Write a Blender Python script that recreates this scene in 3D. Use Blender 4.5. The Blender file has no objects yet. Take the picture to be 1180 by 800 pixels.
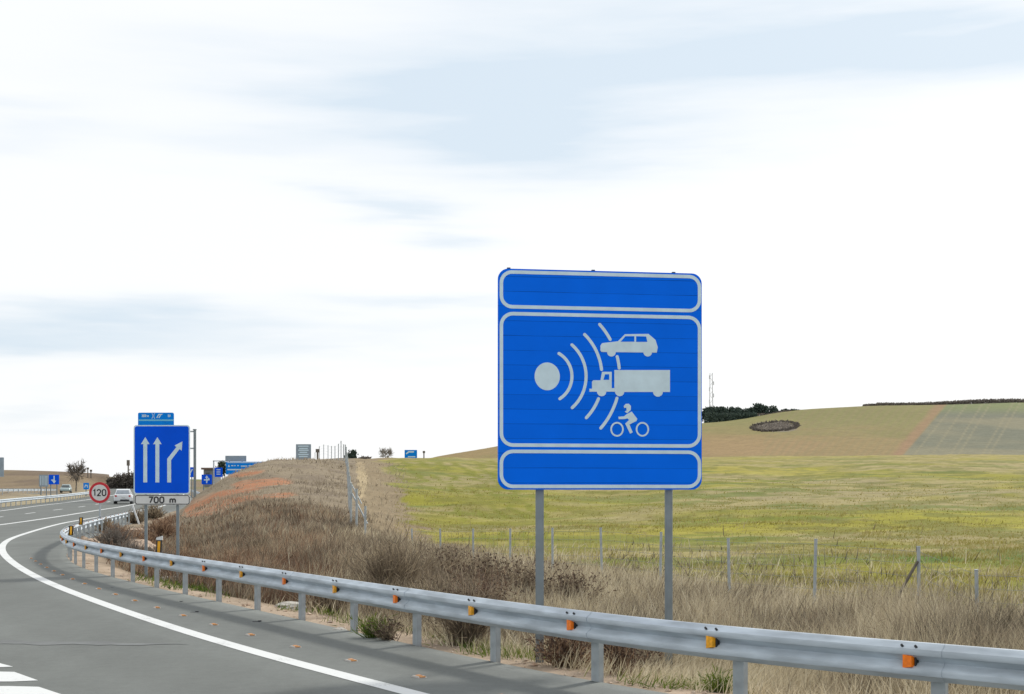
import bpy, bmesh, math, random
import numpy as np
from mathutils import Vector
random.seed(7); rng = np.random.default_rng(11)
R = math.radians
S = bpy.context.scene
COL = S.collection

# ------------------------------------------------------------------ camera
F, CX, HY, EYE = 1500.0, 590.0, 568.0, 2.0     # focal length in photo pixels, centre column, horizon row, eye height
cam = bpy.data.objects.new('camera', bpy.data.cameras.new('camera'))
COL.objects.link(cam); S.camera = cam
cam.location = (0, 0, EYE); cam.rotation_euler = (R(90), 0, 0)
cam.data.sensor_width = 36; cam.data.lens = 36*F/1180
cam.data.shift_y = (HY-400)/1180
cam.data.clip_start = .1; cam.data.clip_end = 9000

# ------------------------------------------------------------------ light
SUN_EL, SUN_AZ = R(38), R(40)        # azimuth clockwise from +Y : ahead and to the right
sun = bpy.data.objects.new('sun', bpy.data.lights.new('sun', 'SUN')); COL.objects.link(sun)
sun.data.energy = 1.8; sun.data.angle = R(7); sun.data.color = (1, .95, .87)
d = Vector((math.sin(SUN_AZ)*math.cos(SUN_EL), math.cos(SUN_AZ)*math.cos(SUN_EL), math.sin(SUN_EL)))
sun.rotation_euler = d.to_track_quat('Z', 'Y').to_euler(); sun.location = (20, 20, 40)
S.view_settings.view_transform = 'Standard'; S.view_settings.look = 'None'
S.view_settings.gamma = 1; S.view_settings.use_curve_mapping = False
S.view_settings.exposure = 0.75

world = bpy.data.worlds.new('World'); S.world = world; world.use_nodes = True
wt = world.node_tree; wt.nodes.clear()
def wn(t): return wt.nodes.new(t)
def math_n(tree, op, a, b=None, c=None, clamp=False):
    n = tree.nodes.new('ShaderNodeMath'); n.operation = op; n.use_clamp = clamp
    for i, v in enumerate((a, b, c)):
        if v is None: continue
        if isinstance(v, (int, float)): n.inputs[i].default_value = v
        else: tree.links.new(v, n.inputs[i])
    return n.outputs[0]
sky = wn('ShaderNodeTexSky'); sky.sky_type = 'NISHITA'; sky.sun_disc = False
sky.sun_elevation = SUN_EL; sky.sun_rotation = SUN_AZ; sky.air_density = 1.2; sky.dust_density = 2
bgA = wn('ShaderNodeBackground'); bgA.inputs[1].default_value = .1
wt.links.new(sky.outputs[0], bgA.inputs[0])
tc = wn('ShaderNodeTexCoord')
nz = wn('ShaderNodeTexNoise'); nz.inputs['Scale'].default_value = 3.2; nz.inputs['Detail'].default_value = 5
nz.inputs['Roughness'].default_value = .55
mp = wn('ShaderNodeMapping'); mp.inputs['Scale'].default_value = (.8, .8, 7)
wt.links.new(tc.outputs['Generated'], mp.inputs[0]); wt.links.new(mp.outputs[0], nz.inputs['Vector'])
sepn = wn('ShaderNodeSeparateColor'); wt.links.new(nz.outputs['Color'], sepn.inputs[0])
sx = wn('ShaderNodeSeparateXYZ'); wt.links.new(tc.outputs['Generated'], sx.inputs[0])
ay = math_n(wt, 'MAXIMUM', math_n(wt, 'ABSOLUTE', sx.outputs[1]), .02)
u = math_n(wt, 'ADD', math_n(wt, 'DIVIDE', sx.outputs[0], ay), math_n(wt, 'MULTIPLY', math_n(wt, 'SUBTRACT', sepn.outputs[0], .5), .42))
v = math_n(wt, 'ADD', math_n(wt, 'DIVIDE', sx.outputs[2], ay), math_n(wt, 'MULTIPLY', math_n(wt, 'SUBTRACT', sepn.outputs[1], .5), .13))
cl = None
for (x, y, a, b, s) in [(860, 45, 400, 66, 1.1), (570, 130, 200, 58, 1.1), (640, 165, 110, 38, .35), (1150, 30, 220, 40, .5),
                        (120, 400, 280, 22, .85), (40, 374, 160, 20, .4), (385, 240, 70, 14, .7), (430, 352, 120, 13, .5),
                        (40, 165, 120, 22, .3), (20, 118, 100, 14, .3), (20, 465, 60, 10, .35), (300, 185, 130, 20, .25), (60, 490, 90, 8, .2)]:
    du = math_n(wt, 'DIVIDE', math_n(wt, 'SUBTRACT', u, (x-CX)/F), a/F)
    dv = math_n(wt, 'DIVIDE', math_n(wt, 'SUBTRACT', v, (HY-y)/F), b/F)
    r2 = math_n(wt, 'ADD', math_n(wt, 'MULTIPLY', du, du), math_n(wt, 'MULTIPLY', dv, dv))
    g = math_n(wt, 'MULTIPLY', math_n(wt, 'EXPONENT', math_n(wt, 'MULTIPLY', r2, -.9)), s)
    cl = g if cl is None else math_n(wt, 'ADD', cl, g)
nz2 = wn('ShaderNodeTexNoise'); nz2.inputs['Scale'].default_value = 4; nz2.inputs['Detail'].default_value = 6
mp2 = wn('ShaderNodeMapping'); mp2.inputs['Scale'].default_value = (1, 1, 8); mp2.inputs['Location'].default_value = (3, 1, 0)
wt.links.new(tc.outputs['Generated'], mp2.inputs[0]); wt.links.new(mp2.outputs[0], nz2.inputs['Vector'])
cl = math_n(wt, 'MULTIPLY', cl, math_n(wt, 'MULTIPLY_ADD', nz2.outputs[0], 1.5, .2), clamp=True)
ramp = wn('ShaderNodeMix'); ramp.data_type = 'RGBA'
ramp.inputs[6].default_value = (.60, .608, .616, 1); ramp.inputs[7].default_value = (.425, .487, .545, 1)
wt.links.new(cl, ramp.inputs[0])
bgB = wn('ShaderNodeBackground'); bgB.inputs[1].default_value = 1.0
wt.links.new(ramp.outputs[2], bgB.inputs[0])
mx = wn('ShaderNodeMixShader'); mx.inputs[0].default_value = .95
wt.links.new(bgA.outputs[0], mx.inputs[1]); wt.links.new(bgB.outputs[0], mx.inputs[2])
wo = wn('ShaderNodeOutputWorld'); wt.links.new(mx.outputs[0], wo.inputs[0])

# ------------------------------------------------------------------ helpers
def W(px, py, Y):
    return Vector(((px-CX)*Y/F, Y, EYE-(py-HY)*Y/F))

def tag(o, label=None, cat=None, group=None, kind=None):
    if label: o['label'] = label
    if cat: o['category'] = cat
    if group: o['group'] = group
    if kind: o['kind'] = kind
    return o

def empty(name, loc, label=None, cat=None, group=None):
    o = bpy.data.objects.new(name, None); o.location = loc; o.empty_display_size = .2
    COL.objects.link(o); tag(o, label, cat, group); return o

def world_loc(o):
    l = Vector((0, 0, 0))
    while o is not None: l += o.location; o = o.parent
    return l

class MB:
    """collects world-space geometry for ONE mesh object"""
    def __init__(s): s.v = []; s.f = []; s.m = []; s.cur = 0
    def add(s, vs, fs):
        n = len(s.v); s.v += [tuple(p) for p in vs]
        s.f += [tuple(i+n for i in f) for f in fs]; s.m += [s.cur]*len(fs)
    def box(s, c, size, ax=None):
        c = Vector(c); X, Y, Z = ax if ax else (Vector((1,0,0)), Vector((0,1,0)), Vector((0,0,1)))
        a, b, h = size[0]/2, size[1]/2, size[2]/2
        vs = [c+X*(i*a)+Y*(j*b)+Z*(k*h) for i in (-1,1) for j in (-1,1) for k in (-1,1)]
        s.add(vs, [(0,1,3,2),(4,6,7,5),(0,4,5,1),(2,3,7,6),(0,2,6,4),(1,5,7,3)])
    def tube(s, p0, p1, r0, r1=None, n=8, caps=True):
        p0, p1 = Vector(p0), Vector(p1); r1 = r0 if r1 is None else r1
        d = (p1-p0).normalized(); a = d.cross(Vector((0,0,1)))
        if a.length < .01: a = Vector((1,0,0))
        a.normalize(); b = d.cross(a)
        vs = []
        for p, r in ((p0, r0), (p1, r1)):
            for i in range(n):
                t = 2*math.pi*i/n; vs.append(p+a*(r*math.cos(t))+b*(r*math.sin(t)))
        fs = [(i, (i+1)%n, n+(i+1)%n, n+i) for i in range(n)]
        if caps: fs += [tuple(range(n-1,-1,-1)), tuple(range(n, 2*n))]
        s.add(vs, fs)
    def build(s, name, mat, parent=None, smooth=False, loc=None):
        me = bpy.data.meshes.new(name)
        o = bpy.data.objects.new(name, me); COL.objects.link(o)
        if parent is not None:
            o.parent = parent; base = world_loc(parent)
            if loc is not None: o.location = Vector(loc)-base; base = Vector(loc)
        else:
            if loc is None:
                a = np.array(s.v); loc = Vector((float(a[:,0].mean()), float(a[:,1].mean()), float(a[:,2].min())))
            base = Vector(loc); o.location = base
        me.from_pydata([tuple(Vector(p)-base) for p in s.v], [], s.f)
        mats = mat if isinstance(mat, (list, tuple)) else [mat]
        for m in mats: me.materials.append(m)
        if len(mats) > 1: me.polygons.foreach_set('material_index', s.m)
        me.validate(); bm = bmesh.new(); bm.from_mesh(me); bmesh.ops.recalc_face_normals(bm, faces=bm.faces); bm.to_mesh(me); bm.free()
        if smooth:
            me.polygons.foreach_set('use_smooth', [True]*len(me.polygons))
            me.set_sharp_from_angle(angle=R(40))
        return o

class Plane:
    """a sign face: origin at photo column/row (px,py) and depth, its right edge at depth Yr"""
    def __init__(s, pl, yl, Yl, pr, Yr):
        s.o = W(pl, yl, Yl); q = W(pr, yl, Yr); q.z = s.o.z
        s.r = (q-s.o).normalized(); s.u = Vector((0,0,1)); s.n = s.u.cross(s.r)*-1
        if s.n.y > 0: s.n = -s.n
    def st(s, px, py):
        e = Vector((0,0,EYE)); d = Vector(((px-CX)/F, 1, -(py-HY)/F))
        t = (s.o-e).dot(s.n)/d.dot(s.n); p = e+d*t
        return ((p-s.o).dot(s.r), (p-s.o).z)
    def P(s, a, b, off=0.): return s.o+s.r*a+s.u*b+s.n*off
    def poly(s, mb, pts, off, th):
        n = len(pts); vs = [s.P(a, b, off) for a, b in pts]+[s.P(a, b, off-th) for a, b in pts]
        fs = [tuple(range(n)), tuple(range(2*n-1, n-1, -1))]+[(i, n+i, n+(i+1)%n, (i+1)%n) for i in range(n)]
        mb.add(vs, fs)
    def ribbon(s, mb, pts, w, off, th, closed=False, tip=None):
        n = len(pts); L = []; Rr = []
        for i in range(n):
            a = pts[i-1] if (i or closed) else pts[0]; b = pts[(i+1)%n] if (i < n-1 or closed) else pts[-1]
            p = pts[i]
            d1 = Vector((p[0]-a[0], p[1]-a[1])); d2 = Vector((b[0]-p[0], b[1]-p[1]))
            if d1.length < 1e-9: d1 = d2
            if d2.length < 1e-9: d2 = d1
            d1.normalize(); d2.normalize(); t = (d1+d2)
            t = t.normalized() if t.length > 1e-6 else d1
            k = 1/max(.5, t.dot(d1)); nn = Vector((-t.y, t.x))*(w/2*k)
            L.append((p[0]+nn.x, p[1]+nn.y)); Rr.append((p[0]-nn.x, p[1]-nn.y))
        m = n if closed else n-1
        vs = [s.P(*q, off) for q in L]+[s.P(*q, off) for q in Rr]+[s.P(*q, off-th) for q in L]+[s.P(*q, off-th) for q in Rr]
        fs = []
        for i in range(m):
            j = (i+1)%n
            fs += [(i, j, n+j, n+i), (i, 2*n+i, 2*n+j, j), (n+i, n+j, 3*n+j, 3*n+i)]
        if not closed: fs += [(0, n, 3*n, 2*n), (n-1, 3*n-1, 4*n-1, 2*n-1)]
        mb.add(vs, fs)
    def disc(s, mb, c, rx, ry, off, th, n=40):
        s.poly(mb, [(c[0]+rx*math.cos(2*math.pi*i/n), c[1]+ry*math.sin(2*math.pi*i/n)) for i in range(n)], off, th)
    def ring(s, mb, c, rx, ry, w, off, th, n=40):
        s.ribbon(mb, [(c[0]+rx*math.cos(2*math.pi*i/n), c[1]+ry*math.sin(2*math.pi*i/n)) for i in range(n)], w, off, th, True)

def rrect(x0, y0, x1, y1, r, k=7):
    p = []
    for cx, cy, a in ((x1-r, y1-r, 0), (x0+r, y1-r, 90), (x0+r, y0+r, 180), (x1-r, y0+r, 270)):
        for i in range(k+1):
            t = R(a+90*i/k); p.append((cx+r*math.cos(t), cy+r*math.sin(t)))
    return p

def arc(cx, cy, rx, ry, a0, a1, n=14):
    return [(cx+rx*math.cos(R(a0+(a1-a0)*i/n)), cy+ry*math.sin(R(a0+(a1-a0)*i/n))) for i in range(n+1)]
# stroke lettering, cell width w, height 1
GL = {
 '0': (.62, [(arc(.31,.31,.24,.24,180,360)+arc(.31,.69,.24,.24,0,180), True)]),
 '1': (.42, [([(.08,.74),(.27,.93),(.27,.07)], False)]),
 '2': (.62, [(arc(.31,.68,.24,.25,170,-38,12)+[(.13,.10)], False), ([(.05,.07),(.58,.07)], False)]),
 '4': (.66, [([(.45,.07),(.45,.93),(.08,.30),(.60,.30)], False)]),
 '5': (.62, [([(.54,.93),(.14,.93),(.11,.52)]+arc(.30,.33,.25,.26,130,-150,12), False)]),
 '7': (.58, [([(.06,.93),(.53,.93),(.22,.07)], False)]),
 'm': (.86, [([(.10,.07),(.10,.66)], False), (([(.10,.40)]+arc(.265,.46,.165,.17,180,0,8)+[(.43,.07)]), False), (([(.43,.40)]+arc(.595,.46,.165,.17,180,0,8)+[(.76,.07)]), False)]),
 'A': (.68, [([(.07,.05),(.34,.95),(.61,.05)], False), ([(.15,.33),(.53,.33)], False)]),
 '-': (.5, [([(.06,.46),(.44,.46)], False)]),
 ' ': (.45, []), 
}
def text(pl, mb, s, cx, y0, h, off, th, weight=.15, sx=1.0):
    tot = sum(GL[c][0]+.10 for c in s)*h*sx-.10*h*sx; x = cx-tot/2
    for c in s:
        w, st = GL[c]
        for q_, (pts, closed) in enumerate(st):
            pl.ribbon(mb, [(x+a*h*sx, y0+b*h) for a, b in pts], weight*h, off+.0008*q_, th, closed)
        x += (w+.10)*h*sx
    return tot

# ---- numpy noise
def vnoise(x, y, seed=0):
    xi, yi = np.floor(x).astype(np.int64), np.floor(y).astype(np.int64); xf, yf = x-xi, y-yi
    def h(a, b):
        n = (a*374761393+b*668265263+seed*1442695041) & 0x7fffffff
        n = ((n ^ (n >> 13))*1274126177) & 0x7fffffff
        return ((n ^ (n >> 16)) & 0xffff)/65535.
    xs, ys = xf*xf*(3-2*xf), yf*yf*(3-2*yf)
    return (h(xi,yi)*(1-xs)+h(xi+1,yi)*xs)*(1-ys)+(h(xi,yi+1)*(1-xs)+h(xi+1,yi+1)*xs)*ys
def fbm(x, y, seed=0, o=4):
    s = 0; a = .5; t = 0
    for i in range(o): s = s+a*vnoise(x*2**i, y*2**i, seed+i); t += a; a *= .5
    return s/t
def sstep(a, b, x):
    t = np.clip((x-a)/(b-a), 0, 1); return t*t*(3-2*t)

# ------------------------------------------------------------------ materials
def mat(name, col, rough=.6, metal=0., var=.0, vscale=5., bump=0., bscale=40., spec=.5, col2=None, coord='Object', vdetail=4, stretch=None):
    m = bpy.data.materials.new(name); m.use_nodes = True; t = m.node_tree; b = t.nodes['Principled BSDF']
    b.inputs['Roughness'].default_value = rough; b.inputs['Metallic'].default_value = metal
    b.inputs['Specular IOR Level'].default_value = spec
    b.inputs['Base Color'].default_value = (*col, 1)
    if var > 0 or col2 or bump > 0:
        c = t.nodes.new('ShaderNodeTexCoord'); src = c.outputs[coord]
        if stretch:
            mpp = t.nodes.new('ShaderNodeMapping'); mpp.inputs['Scale'].default_value = stretch
            t.links.new(src, mpp.inputs[0]); src = mpp.outputs[0]
    if var > 0 or col2:
        n = t.nodes.new('ShaderNodeTexNoise'); n.inputs['Scale'].default_value = vscale; n.inputs['Detail'].default_value = vdetail
        t.links.new(src, n.inputs['Vector'])
        r = t.nodes.new('ShaderNodeValToRGB'); t.links.new(n.outputs[0], r.inputs[0])
        c1 = col if col2 else tuple(x*(1-var) for x in col); c2 = col2 if col2 else tuple(min(1, x*(1+var)) for x in col)
        r.color_ramp.elements[0].position = .32; r.color_ramp.elements[1].position = .68
        r.color_ramp.elements[0].color = (*c1, 1); r.color_ramp.elements[1].color = (*c2, 1)
        t.links.new(r.outputs[0], b.inputs['Base Color'])
    if bump > 0:
        n2 = t.nodes.new('ShaderNodeTexNoise'); n2.inputs['Scale'].default_value = bscale; n2.inputs['Detail'].default_value = 3
        t.links.new(src, n2.inputs['Vector'])
        bp = t.nodes.new('ShaderNodeBump'); bp.inputs['Strength'].default_value = bump; bp.inputs['Distance'].default_value = .02
        t.links.new(n2.outputs[0], bp.inputs['Height']); t.links.new(bp.outputs[0], b.inputs['Normal'])
    return m

def strip_mat(name, stops, rough=.8, trans=.25):
    """blade / leaf material, colour from the per-strip random attribute"""
    m = bpy.data.materials.new(name); m.use_nodes = True; t = m.node_tree; b = t.nodes['Principled BSDF']
    b.inputs['Roughness'].default_value = rough; b.inputs['Specular IOR Level'].default_value = .2
    a = t.nodes.new('ShaderNodeAttribute'); a.attribute_name = 'rnd'
    r = t.nodes.new('ShaderNodeValToRGB'); t.links.new(a.outputs['Fac'], r.inputs[0])
    els = r.color_ramp.elements
    els[0].position = stops[0][0]; els[0].color = (*stops[0][1], 1)
    els[1].position = stops[-1][0]; els[1].color = (*stops[-1][1], 1)
    for p, c in stops[1:-1]:
        e = els.new(p); e.color = (*c, 1)
    t.links.new(r.outputs[0], b.inputs['Base Color'])
    tr = t.nodes.new('ShaderNodeBsdfTranslucent'); t.links.new(r.outputs[0], tr.inputs[0])
    mxx = t.nodes.new('ShaderNodeMixShader'); mxx.inputs[0].default_value = trans
    t.links.new(b.outputs[0], mxx.inputs[1]); t.links.new(tr.outputs[0], mxx.inputs[2])
    t.links.new(mxx.outputs[0], t.nodes['Material Output'].inputs[0])
    return m

M = {}
M['galv'] = mat('galvanised_steel', (.40,.44,.47), .5, .35, .14, 3, .04, 30)
M['rail'] = mat('galvanised_rail', (.45,.51,.56), .55, .2, .2, 2.2, .03, 9, stretch=(1,1,6))
M['post'] = mat('galvanised_post', (.36,.40,.42), .6, .3, .18, 6)
M['pole_grey'] = mat('painted_pole', (.19,.225,.245), .5, .2, .12, 5)
M['dark'] = mat('dark_rubber', (.02,.022,.025), .6, 0, .2, 20)
M['white_sheet'] = mat('white_reflective_sheet', (.56,.70,.77), .5, 0, .06, 8, spec=.2)
M['white_plate'] = mat('white_plate', (.60,.61,.60), .45, 0, .05, 8)
M['black_ink'] = mat('black_lettering', (.02,.02,.022), .5, 0, .1, 9)
M['red_ink'] = mat('red_sign_ring', (.50,.012,.025), .45, 0, .06, 8)
M['blue2'] = mat('blue_sign_sheet', (.0,.088,.72), .5, 0, .05, 2, spec=.08)
M['blue_far'] = mat('blue_motorway_sheet', (.0,.21,.72), .5, 0, .08, 1, spec=.08)
M['cyan_line'] = mat('pale_blue_line', (.15,.48,.68), .45, 0, .05, 2)
M['back'] = mat('aluminium_sign_back', (.25,.31,.36), .5, .3, .1, 2)
M['orange'] = mat('orange_reflector', (.95,.20,.004), .35, 0, .15, 30)
M['amber'] = mat('amber_reflector', (.85,.38,.01), .35, 0, .2, 30)
M['stud_body'] = mat('stud_body', (.36,.34,.31), .7, 0, .2, 20)
M['stud_orange'] = mat('worn_orange', (.55,.24,.07), .6, 0, .3, 30)
M['yellow'] = mat('yellow_reflective', (.80,.40,.01), .4, 0, .1, 10)
M['white_paint'] = mat('white_plastic', (.62,.65,.67), .5, 0, .06, 8)
M['car_white'] = mat('white_car_paint', (.72,.75,.78), .25, 0, .03, 2)
M['car_silver'] = mat('grey_green_car_paint', (.28,.36,.36), .3, .4, .05, 2)
M['glass'] = mat('dark_car_glass', (.03,.045,.05), .1, 0, .1, 3)
M['glass_pale'] = mat('pale_rear_glass', (.30,.34,.38), .15, 0, .1, 3)
M['lamp_red'] = mat('red_lamp_glass', (.45,.02,.02), .3, 0, .1, 3)
M['rock'] = mat('pale_limestone', (.34,.25,.18), .9, 0, .3, 3, .6, 12)
M['concrete'] = mat('rough_concrete', (.42,.40,.36), .9, 0, .15, 3, .4, 20)
M['bark'] = mat('grey_bark', (.14,.125,.105), .9, 0, .3, 6)
M['wire'] = mat('fence_wire', (.20,.22,.22), .6, .4, .1, 3)
M['build'] = mat('grey_building_wall', (.18,.19,.20), .8, 0, .1, .3)
M['roofm'] = mat('brown_roof', (.16,.11,.09), .8, 0, .1, .3)
M['tower'] = mat('haze_paled_mast_steel', (.60,.63,.66), .5, .2, .05, 1)  # paleness of distance and overexposure is put into the steel colour

# big sign sheet: horizontal aluminium planks with seams
def plank_mat():
    m = mat('blue_plank_sheet', (.0,.12,.8), .5, 0, spec=.06); t = m.node_tree; b = t.nodes['Principled BSDF']
    c = t.nodes.new('ShaderNodeTexCoord'); s = t.nodes.new('ShaderNodeSeparateXYZ'); t.links.new(c.outputs['Object'], s.inputs[0])
    k = math_n(t, 'DIVIDE', s.outputs[2], .1755); fr = math_n(t, 'FRACT', k)
    nn = t.nodes.new('ShaderNodeTexNoise'); nn.inputs['Scale'].default_value = 1.6
    mp = t.nodes.new('ShaderNodeMapping'); mp.inputs['Scale'].default_value = (1, 1, 8); t.links.new(c.outputs['Object'], mp.inputs[0]); t.links.new(mp.outputs[0], nn.inputs['Vector'])
    seam = math_n(t, 'LESS_THAN', fr, math_n(t, 'MULTIPLY_ADD', nn.outputs[0], .10, -.014))
    wn_ = t.nodes.new('ShaderNodeTexWhiteNoise'); wn_.noise_dimensions = '1D'; t.links.new(math_n(t, 'FLOOR', k), wn_.inputs['W'])
    tone = math_n(t, 'MULTIPLY_ADD', wn_.outputs[0], .10, .93)
    z = math_n(t, 'MULTIPLY_ADD', seam, -.38, tone)
    n3 = t.nodes.new('ShaderNodeTexNoise'); n3.inputs['Scale'].default_value = 2.2; n3.inputs['Detail'].default_value = 5; t.links.new(c.outputs['Object'], n3.inputs['Vector'])
    z = math_n(t, 'MULTIPLY', z, math_n(t, 'MULTIPLY_ADD', n3.outputs[0], .22, .89))
    mm = t.nodes.new('ShaderNodeVectorMath'); mm.operation = 'SCALE'; mm.inputs[0].default_value = (.0,.145,.84)
    t.links.new(z, mm.inputs['Scale']); t.links.new(mm.outputs[0], b.inputs['Base Color'])
    bp = t.nodes.new('ShaderNodeBump'); bp.inputs['Strength'].default_value = .25; bp.inputs['Distance'].default_value = .006
    t.links.new(math_n(t, 'MULTIPLY_ADD', fr, 1, math_n(t, 'MULTIPLY', seam, -1)), bp.inputs['Height']); t.links.new(bp.outputs[0], b.inputs['Normal'])
    return m
M['plank'] = plank_mat()

# ------------------------------------------------------------------ road heights and curves
def hroad(X, Y):
    Y = np.asarray(Y, float)
    q = np.where(Y < 140, .9*(np.maximum(Y, 0)/140)**2, .9+(Y-140)*.0129)
    return q
def on_road(px, py, h=0.):
    """point h above the carriageway seen at photo (px,py)"""
    Y = F*(EYE-h)/(py-HY) if py > HY+8 else 120.
    lo, hi = 2., 600.
    f = lambda Y: EYE-h-float(hroad(0, Y))-(py-HY)*Y/F
    for _ in range(60):
        mid = (lo+hi)/2
        if f(mid) > 0: lo = mid
        else: hi = mid
    Y = lo
    return np.array([(px-CX)*Y/F, Y])
def catmull(P, step=.8):
    P = [np.array(p, float) for p in P]; P = [2*P[0]-P[1]]+P+[2*P[-1]-P[-2]]
    out = []
    for i in range(1, len(P)-2):
        n = max(2, int(np.linalg.norm(P[i+1]-P[i])/step))
        for k in range(n):
            t = k/n; a, b, c, d = P[i-1:i+3]
            out.append(.5*((2*b)+(-a+c)*t+(2*a-5*b+4*c-d)*t*t+(-a+3*b-3*c+d)*t**3))
    out.append(P[-2]); return np.array(out)
def smooth(P, n=3):
    P = P.copy()
    for _ in range(n): P[1:-1] = (P[:-2]+2*P[1:-1]+P[2:])/4
    return P
def resample(P, s):
    L = np.concatenate([[0], np.cumsum(np.linalg.norm(np.diff(P, axis=0), axis=1))])
    s = np.asarray(s); return np.stack([np.interp(s, L, P[:,0]), np.interp(s, L, P[:,1])], 1), L[-1]
def offset(P, d):
    t = np.gradient(P, axis=0); t /= np.linalg.norm(t, axis=1)[:,None]
    return P+np.stack([t[:,1], -t[:,0]], 1)*d      # + = right of travel direction (away from the driver's lane)

rail_pts = [(13.5,-4.5),(9.4,2.6),(6.9,7.35),(4.17,10.6)] + [tuple(on_road(*p)) for p in
            [(853,825),(694,788),(573,765),(482,745),(411,728.5),(353,716),(304,704.5),(236,690),(188,679.5),(151,670.5)]] + \
            [tuple(on_road(*p, .75)) for p in [(90,620.5),(75.5,612),(83,605.5),(99,600.3),(121,594.8),(150,588.5)]]
rail_pts = sorted(rail_pts, key=lambda p: p[1])
RAIL = smooth(catmull(rail_pts, .5), 30)
# asphalt right edge: the rail line, then on beyond the rail end
end = rail_pts[-1]
edge_far = [(-27.2,104),(-31.6,128),(-40.5,165),(-51,205),(-70,270),(-120,430)]
EDGE = smooth(catmull([(15.8,-10.5)]+rail_pts+edge_far, .8), 12)
line_pts = [tuple(on_road(*p)) for p in [(480,800),(400,779.5),(339,765),(257.6,743),(200,723.7),(135.6,702),(68,677),(34,661),(10,645),(1.7,633),(9,622.5),(34,613.5),(68,604),(98,598.5)]]
line_pts = [(10.5,-6),(7.1,0),(3.9,5),(1.15,9.7)]+line_pts+[(-30.4,104),(-33.8,126),(-40.5,155),(-47,185),(-57,225),(-79,300)]
LINE1 = smooth(catmull(line_pts, .8), 14)
l2 = [tuple(on_road(*p)) for p in [(-160,623),(-60,612),(0,605),(60,596.5),(110,588.5),(155,581)]]
LINE2 = smooth(catmull([(-35,20),(-38,42)]+l2+[(-51,187),(-61,225),(-84,300)], 1.5), 10)
l3 = [tuple(on_road(*p)) for p in [(-160,600),(-60,594.5),(0,589),(40,583.5),(90,577.5)]]
LINE3 = smooth(catmull([(-56,20),(-56,60)]+l3+[(-58,187),(-68,225),(-100,330)], 1.5), 10)
LEDGE = offset(LINE3, -2.2)

# ------------------------------------------------------------------ terrain height
ctrl = []      # (px, Y, z)
def c_(px, *pairs):
    for Y, z in pairs: ctrl.append((px, Y, z))
hr = lambda Y: float(hroad(0, Y))
for px in (-900, -300, 0, 110):
    c_(px, (6, 0), (20, 0), (45, hr(45)), (80, hr(80)), (110, hr(110)), (145, 1.72), (190, 1.85), (240, 2.0), (285, 3.7), (360, 8.3 if px < 100 else 7.4), (520, 6.5), (1000, 6), (2800, 5))
c_(165, (15, -.2), (30, -.35), (45, -.75), (60, -.45), (85, .1), (130, 1), (200, 2.3), (260, 3.2), (400, 6.6), (600, 7), (1000, 6), (2800, 5))
c_(222, (25, -.3), (40, -.5), (60, .1), (85, .7), (110, 1.1), (150, 1.2), (200, 1.8), (300, 3.3), (450, 6.5), (1000, 6), (2800, 5))
c_(262, (25, -.3), (40, -.3), (60, .75), (80, 1.75), (100, 3.3), (116, 3.2), (150, 1.9), (230, 2.4), (300, 3.6), (500, 6))
c_(300, (25, -.3), (40, -.1), (60, 1.0), (80, 2.2), (100, 3.9), (115, 4.75), (135, 4.3), (200, 3), (300, 4.5), (500, 6.5))
c_(350, (25, -.3), (40, 0), (60, 1.0), (80, 2.1), (100, 3.6), (120, 4.95), (140, 5.5), (200, 6.6), (300, 5.5), (500, 7), (1200, 8))
c_(400, (25, -.3), (40, .1), (60, .8), (80, 1.8), (110, 3.8), (140, 5.45), (200, 7.1), (300, 8), (500, 8), (1200, 8), (2800, 5))
c_(450, (20, -.3), (40, -.25), (60, .32), (80, 1.25), (110, 2.95), (150, 5.6), (200, 6.6), (300, 8.5), (500, 11), (1200, 12))
c_(500, (20, -.3), (42, -.3), (60, 0), (90, 1.9), (130, 4.6), (170, 6.5), (220, 7), (350, 9.5), (500, 15.7), (700, 17), (1200, 14), (2800, 8))
c_(575, (15, -.3), (25, -.3), (42, -.4), (60, .1), (100, 2.2), (150, 5.2), (200, 7.1), (260, 7.2), (400, 12.9), (500, 19.3), (700, 21), (1200, 18))
c_(700, (14, -.3), (30, -.4), (60, .1), (100, 1.9), (150, 4.8), (200, 7.2), (260, 7.6), (400, 13), (500, 24), (600, 34), (900, 32), (2800, 15))
c_(810, (13, -.3), (25, -.4), (60, .3), (100, 2.2), (150, 5.0), (200, 7.3), (260, 7.8), (330, 10.4), (450, 20.9), (560, 31.6), (700, 34), (1200, 30))
c_(900, (13, -.3), (25, -.4), (60, .4), (100, 2.3), (150, 5.0), (200, 7.5), (260, 8), (330, 10.7), (450, 22), (550, 32.4), (660, 43), (800, 42), (1400, 34))
c_(1000, (11, -.2), (22, -.35), (60, .45), (100, 2.4), (150, 5.2), (200, 7.6), (260, 8.2), (330, 11.2), (450, 22.4), (600, 39), (700, 48.5), (900, 46), (2800, 20))
c_(1180, (10, -.1), (20, -.35), (60, .5), (100, 2.5), (150, 5.3), (200, 7.8), (260, 8.4), (330, 11.6), (450, 22.8), (600, 39), (700, 50.6), (900, 49), (1400, 40))
for px in (1600, 2600):
    c_(px, (4, 0), (12, -.2), (25, -.3), (60, .6), (100, 2.6), (150, 5.4), (200, 7.8), (330, 11.6), (450, 22.8), (600, 40), (700, 52), (900, 50), (2800, 25))
ctrl = np.array(ctrl)
cX = (ctrl[:,0]-CX)*ctrl[:,1]/F; cY = ctrl[:,1]; cZ = ctrl[:,2]
OFF = 15.
def polar(X, Y): return 5.0*X/(Y+OFF), np.log(Y+OFF)*2.0
def tps_k(d2): return np.where(d2 > 1e-12, .5*d2*np.log(np.maximum(d2, 1e-12)), 0)
pu, pv = polar(cX, cY); n = len(pu)
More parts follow.
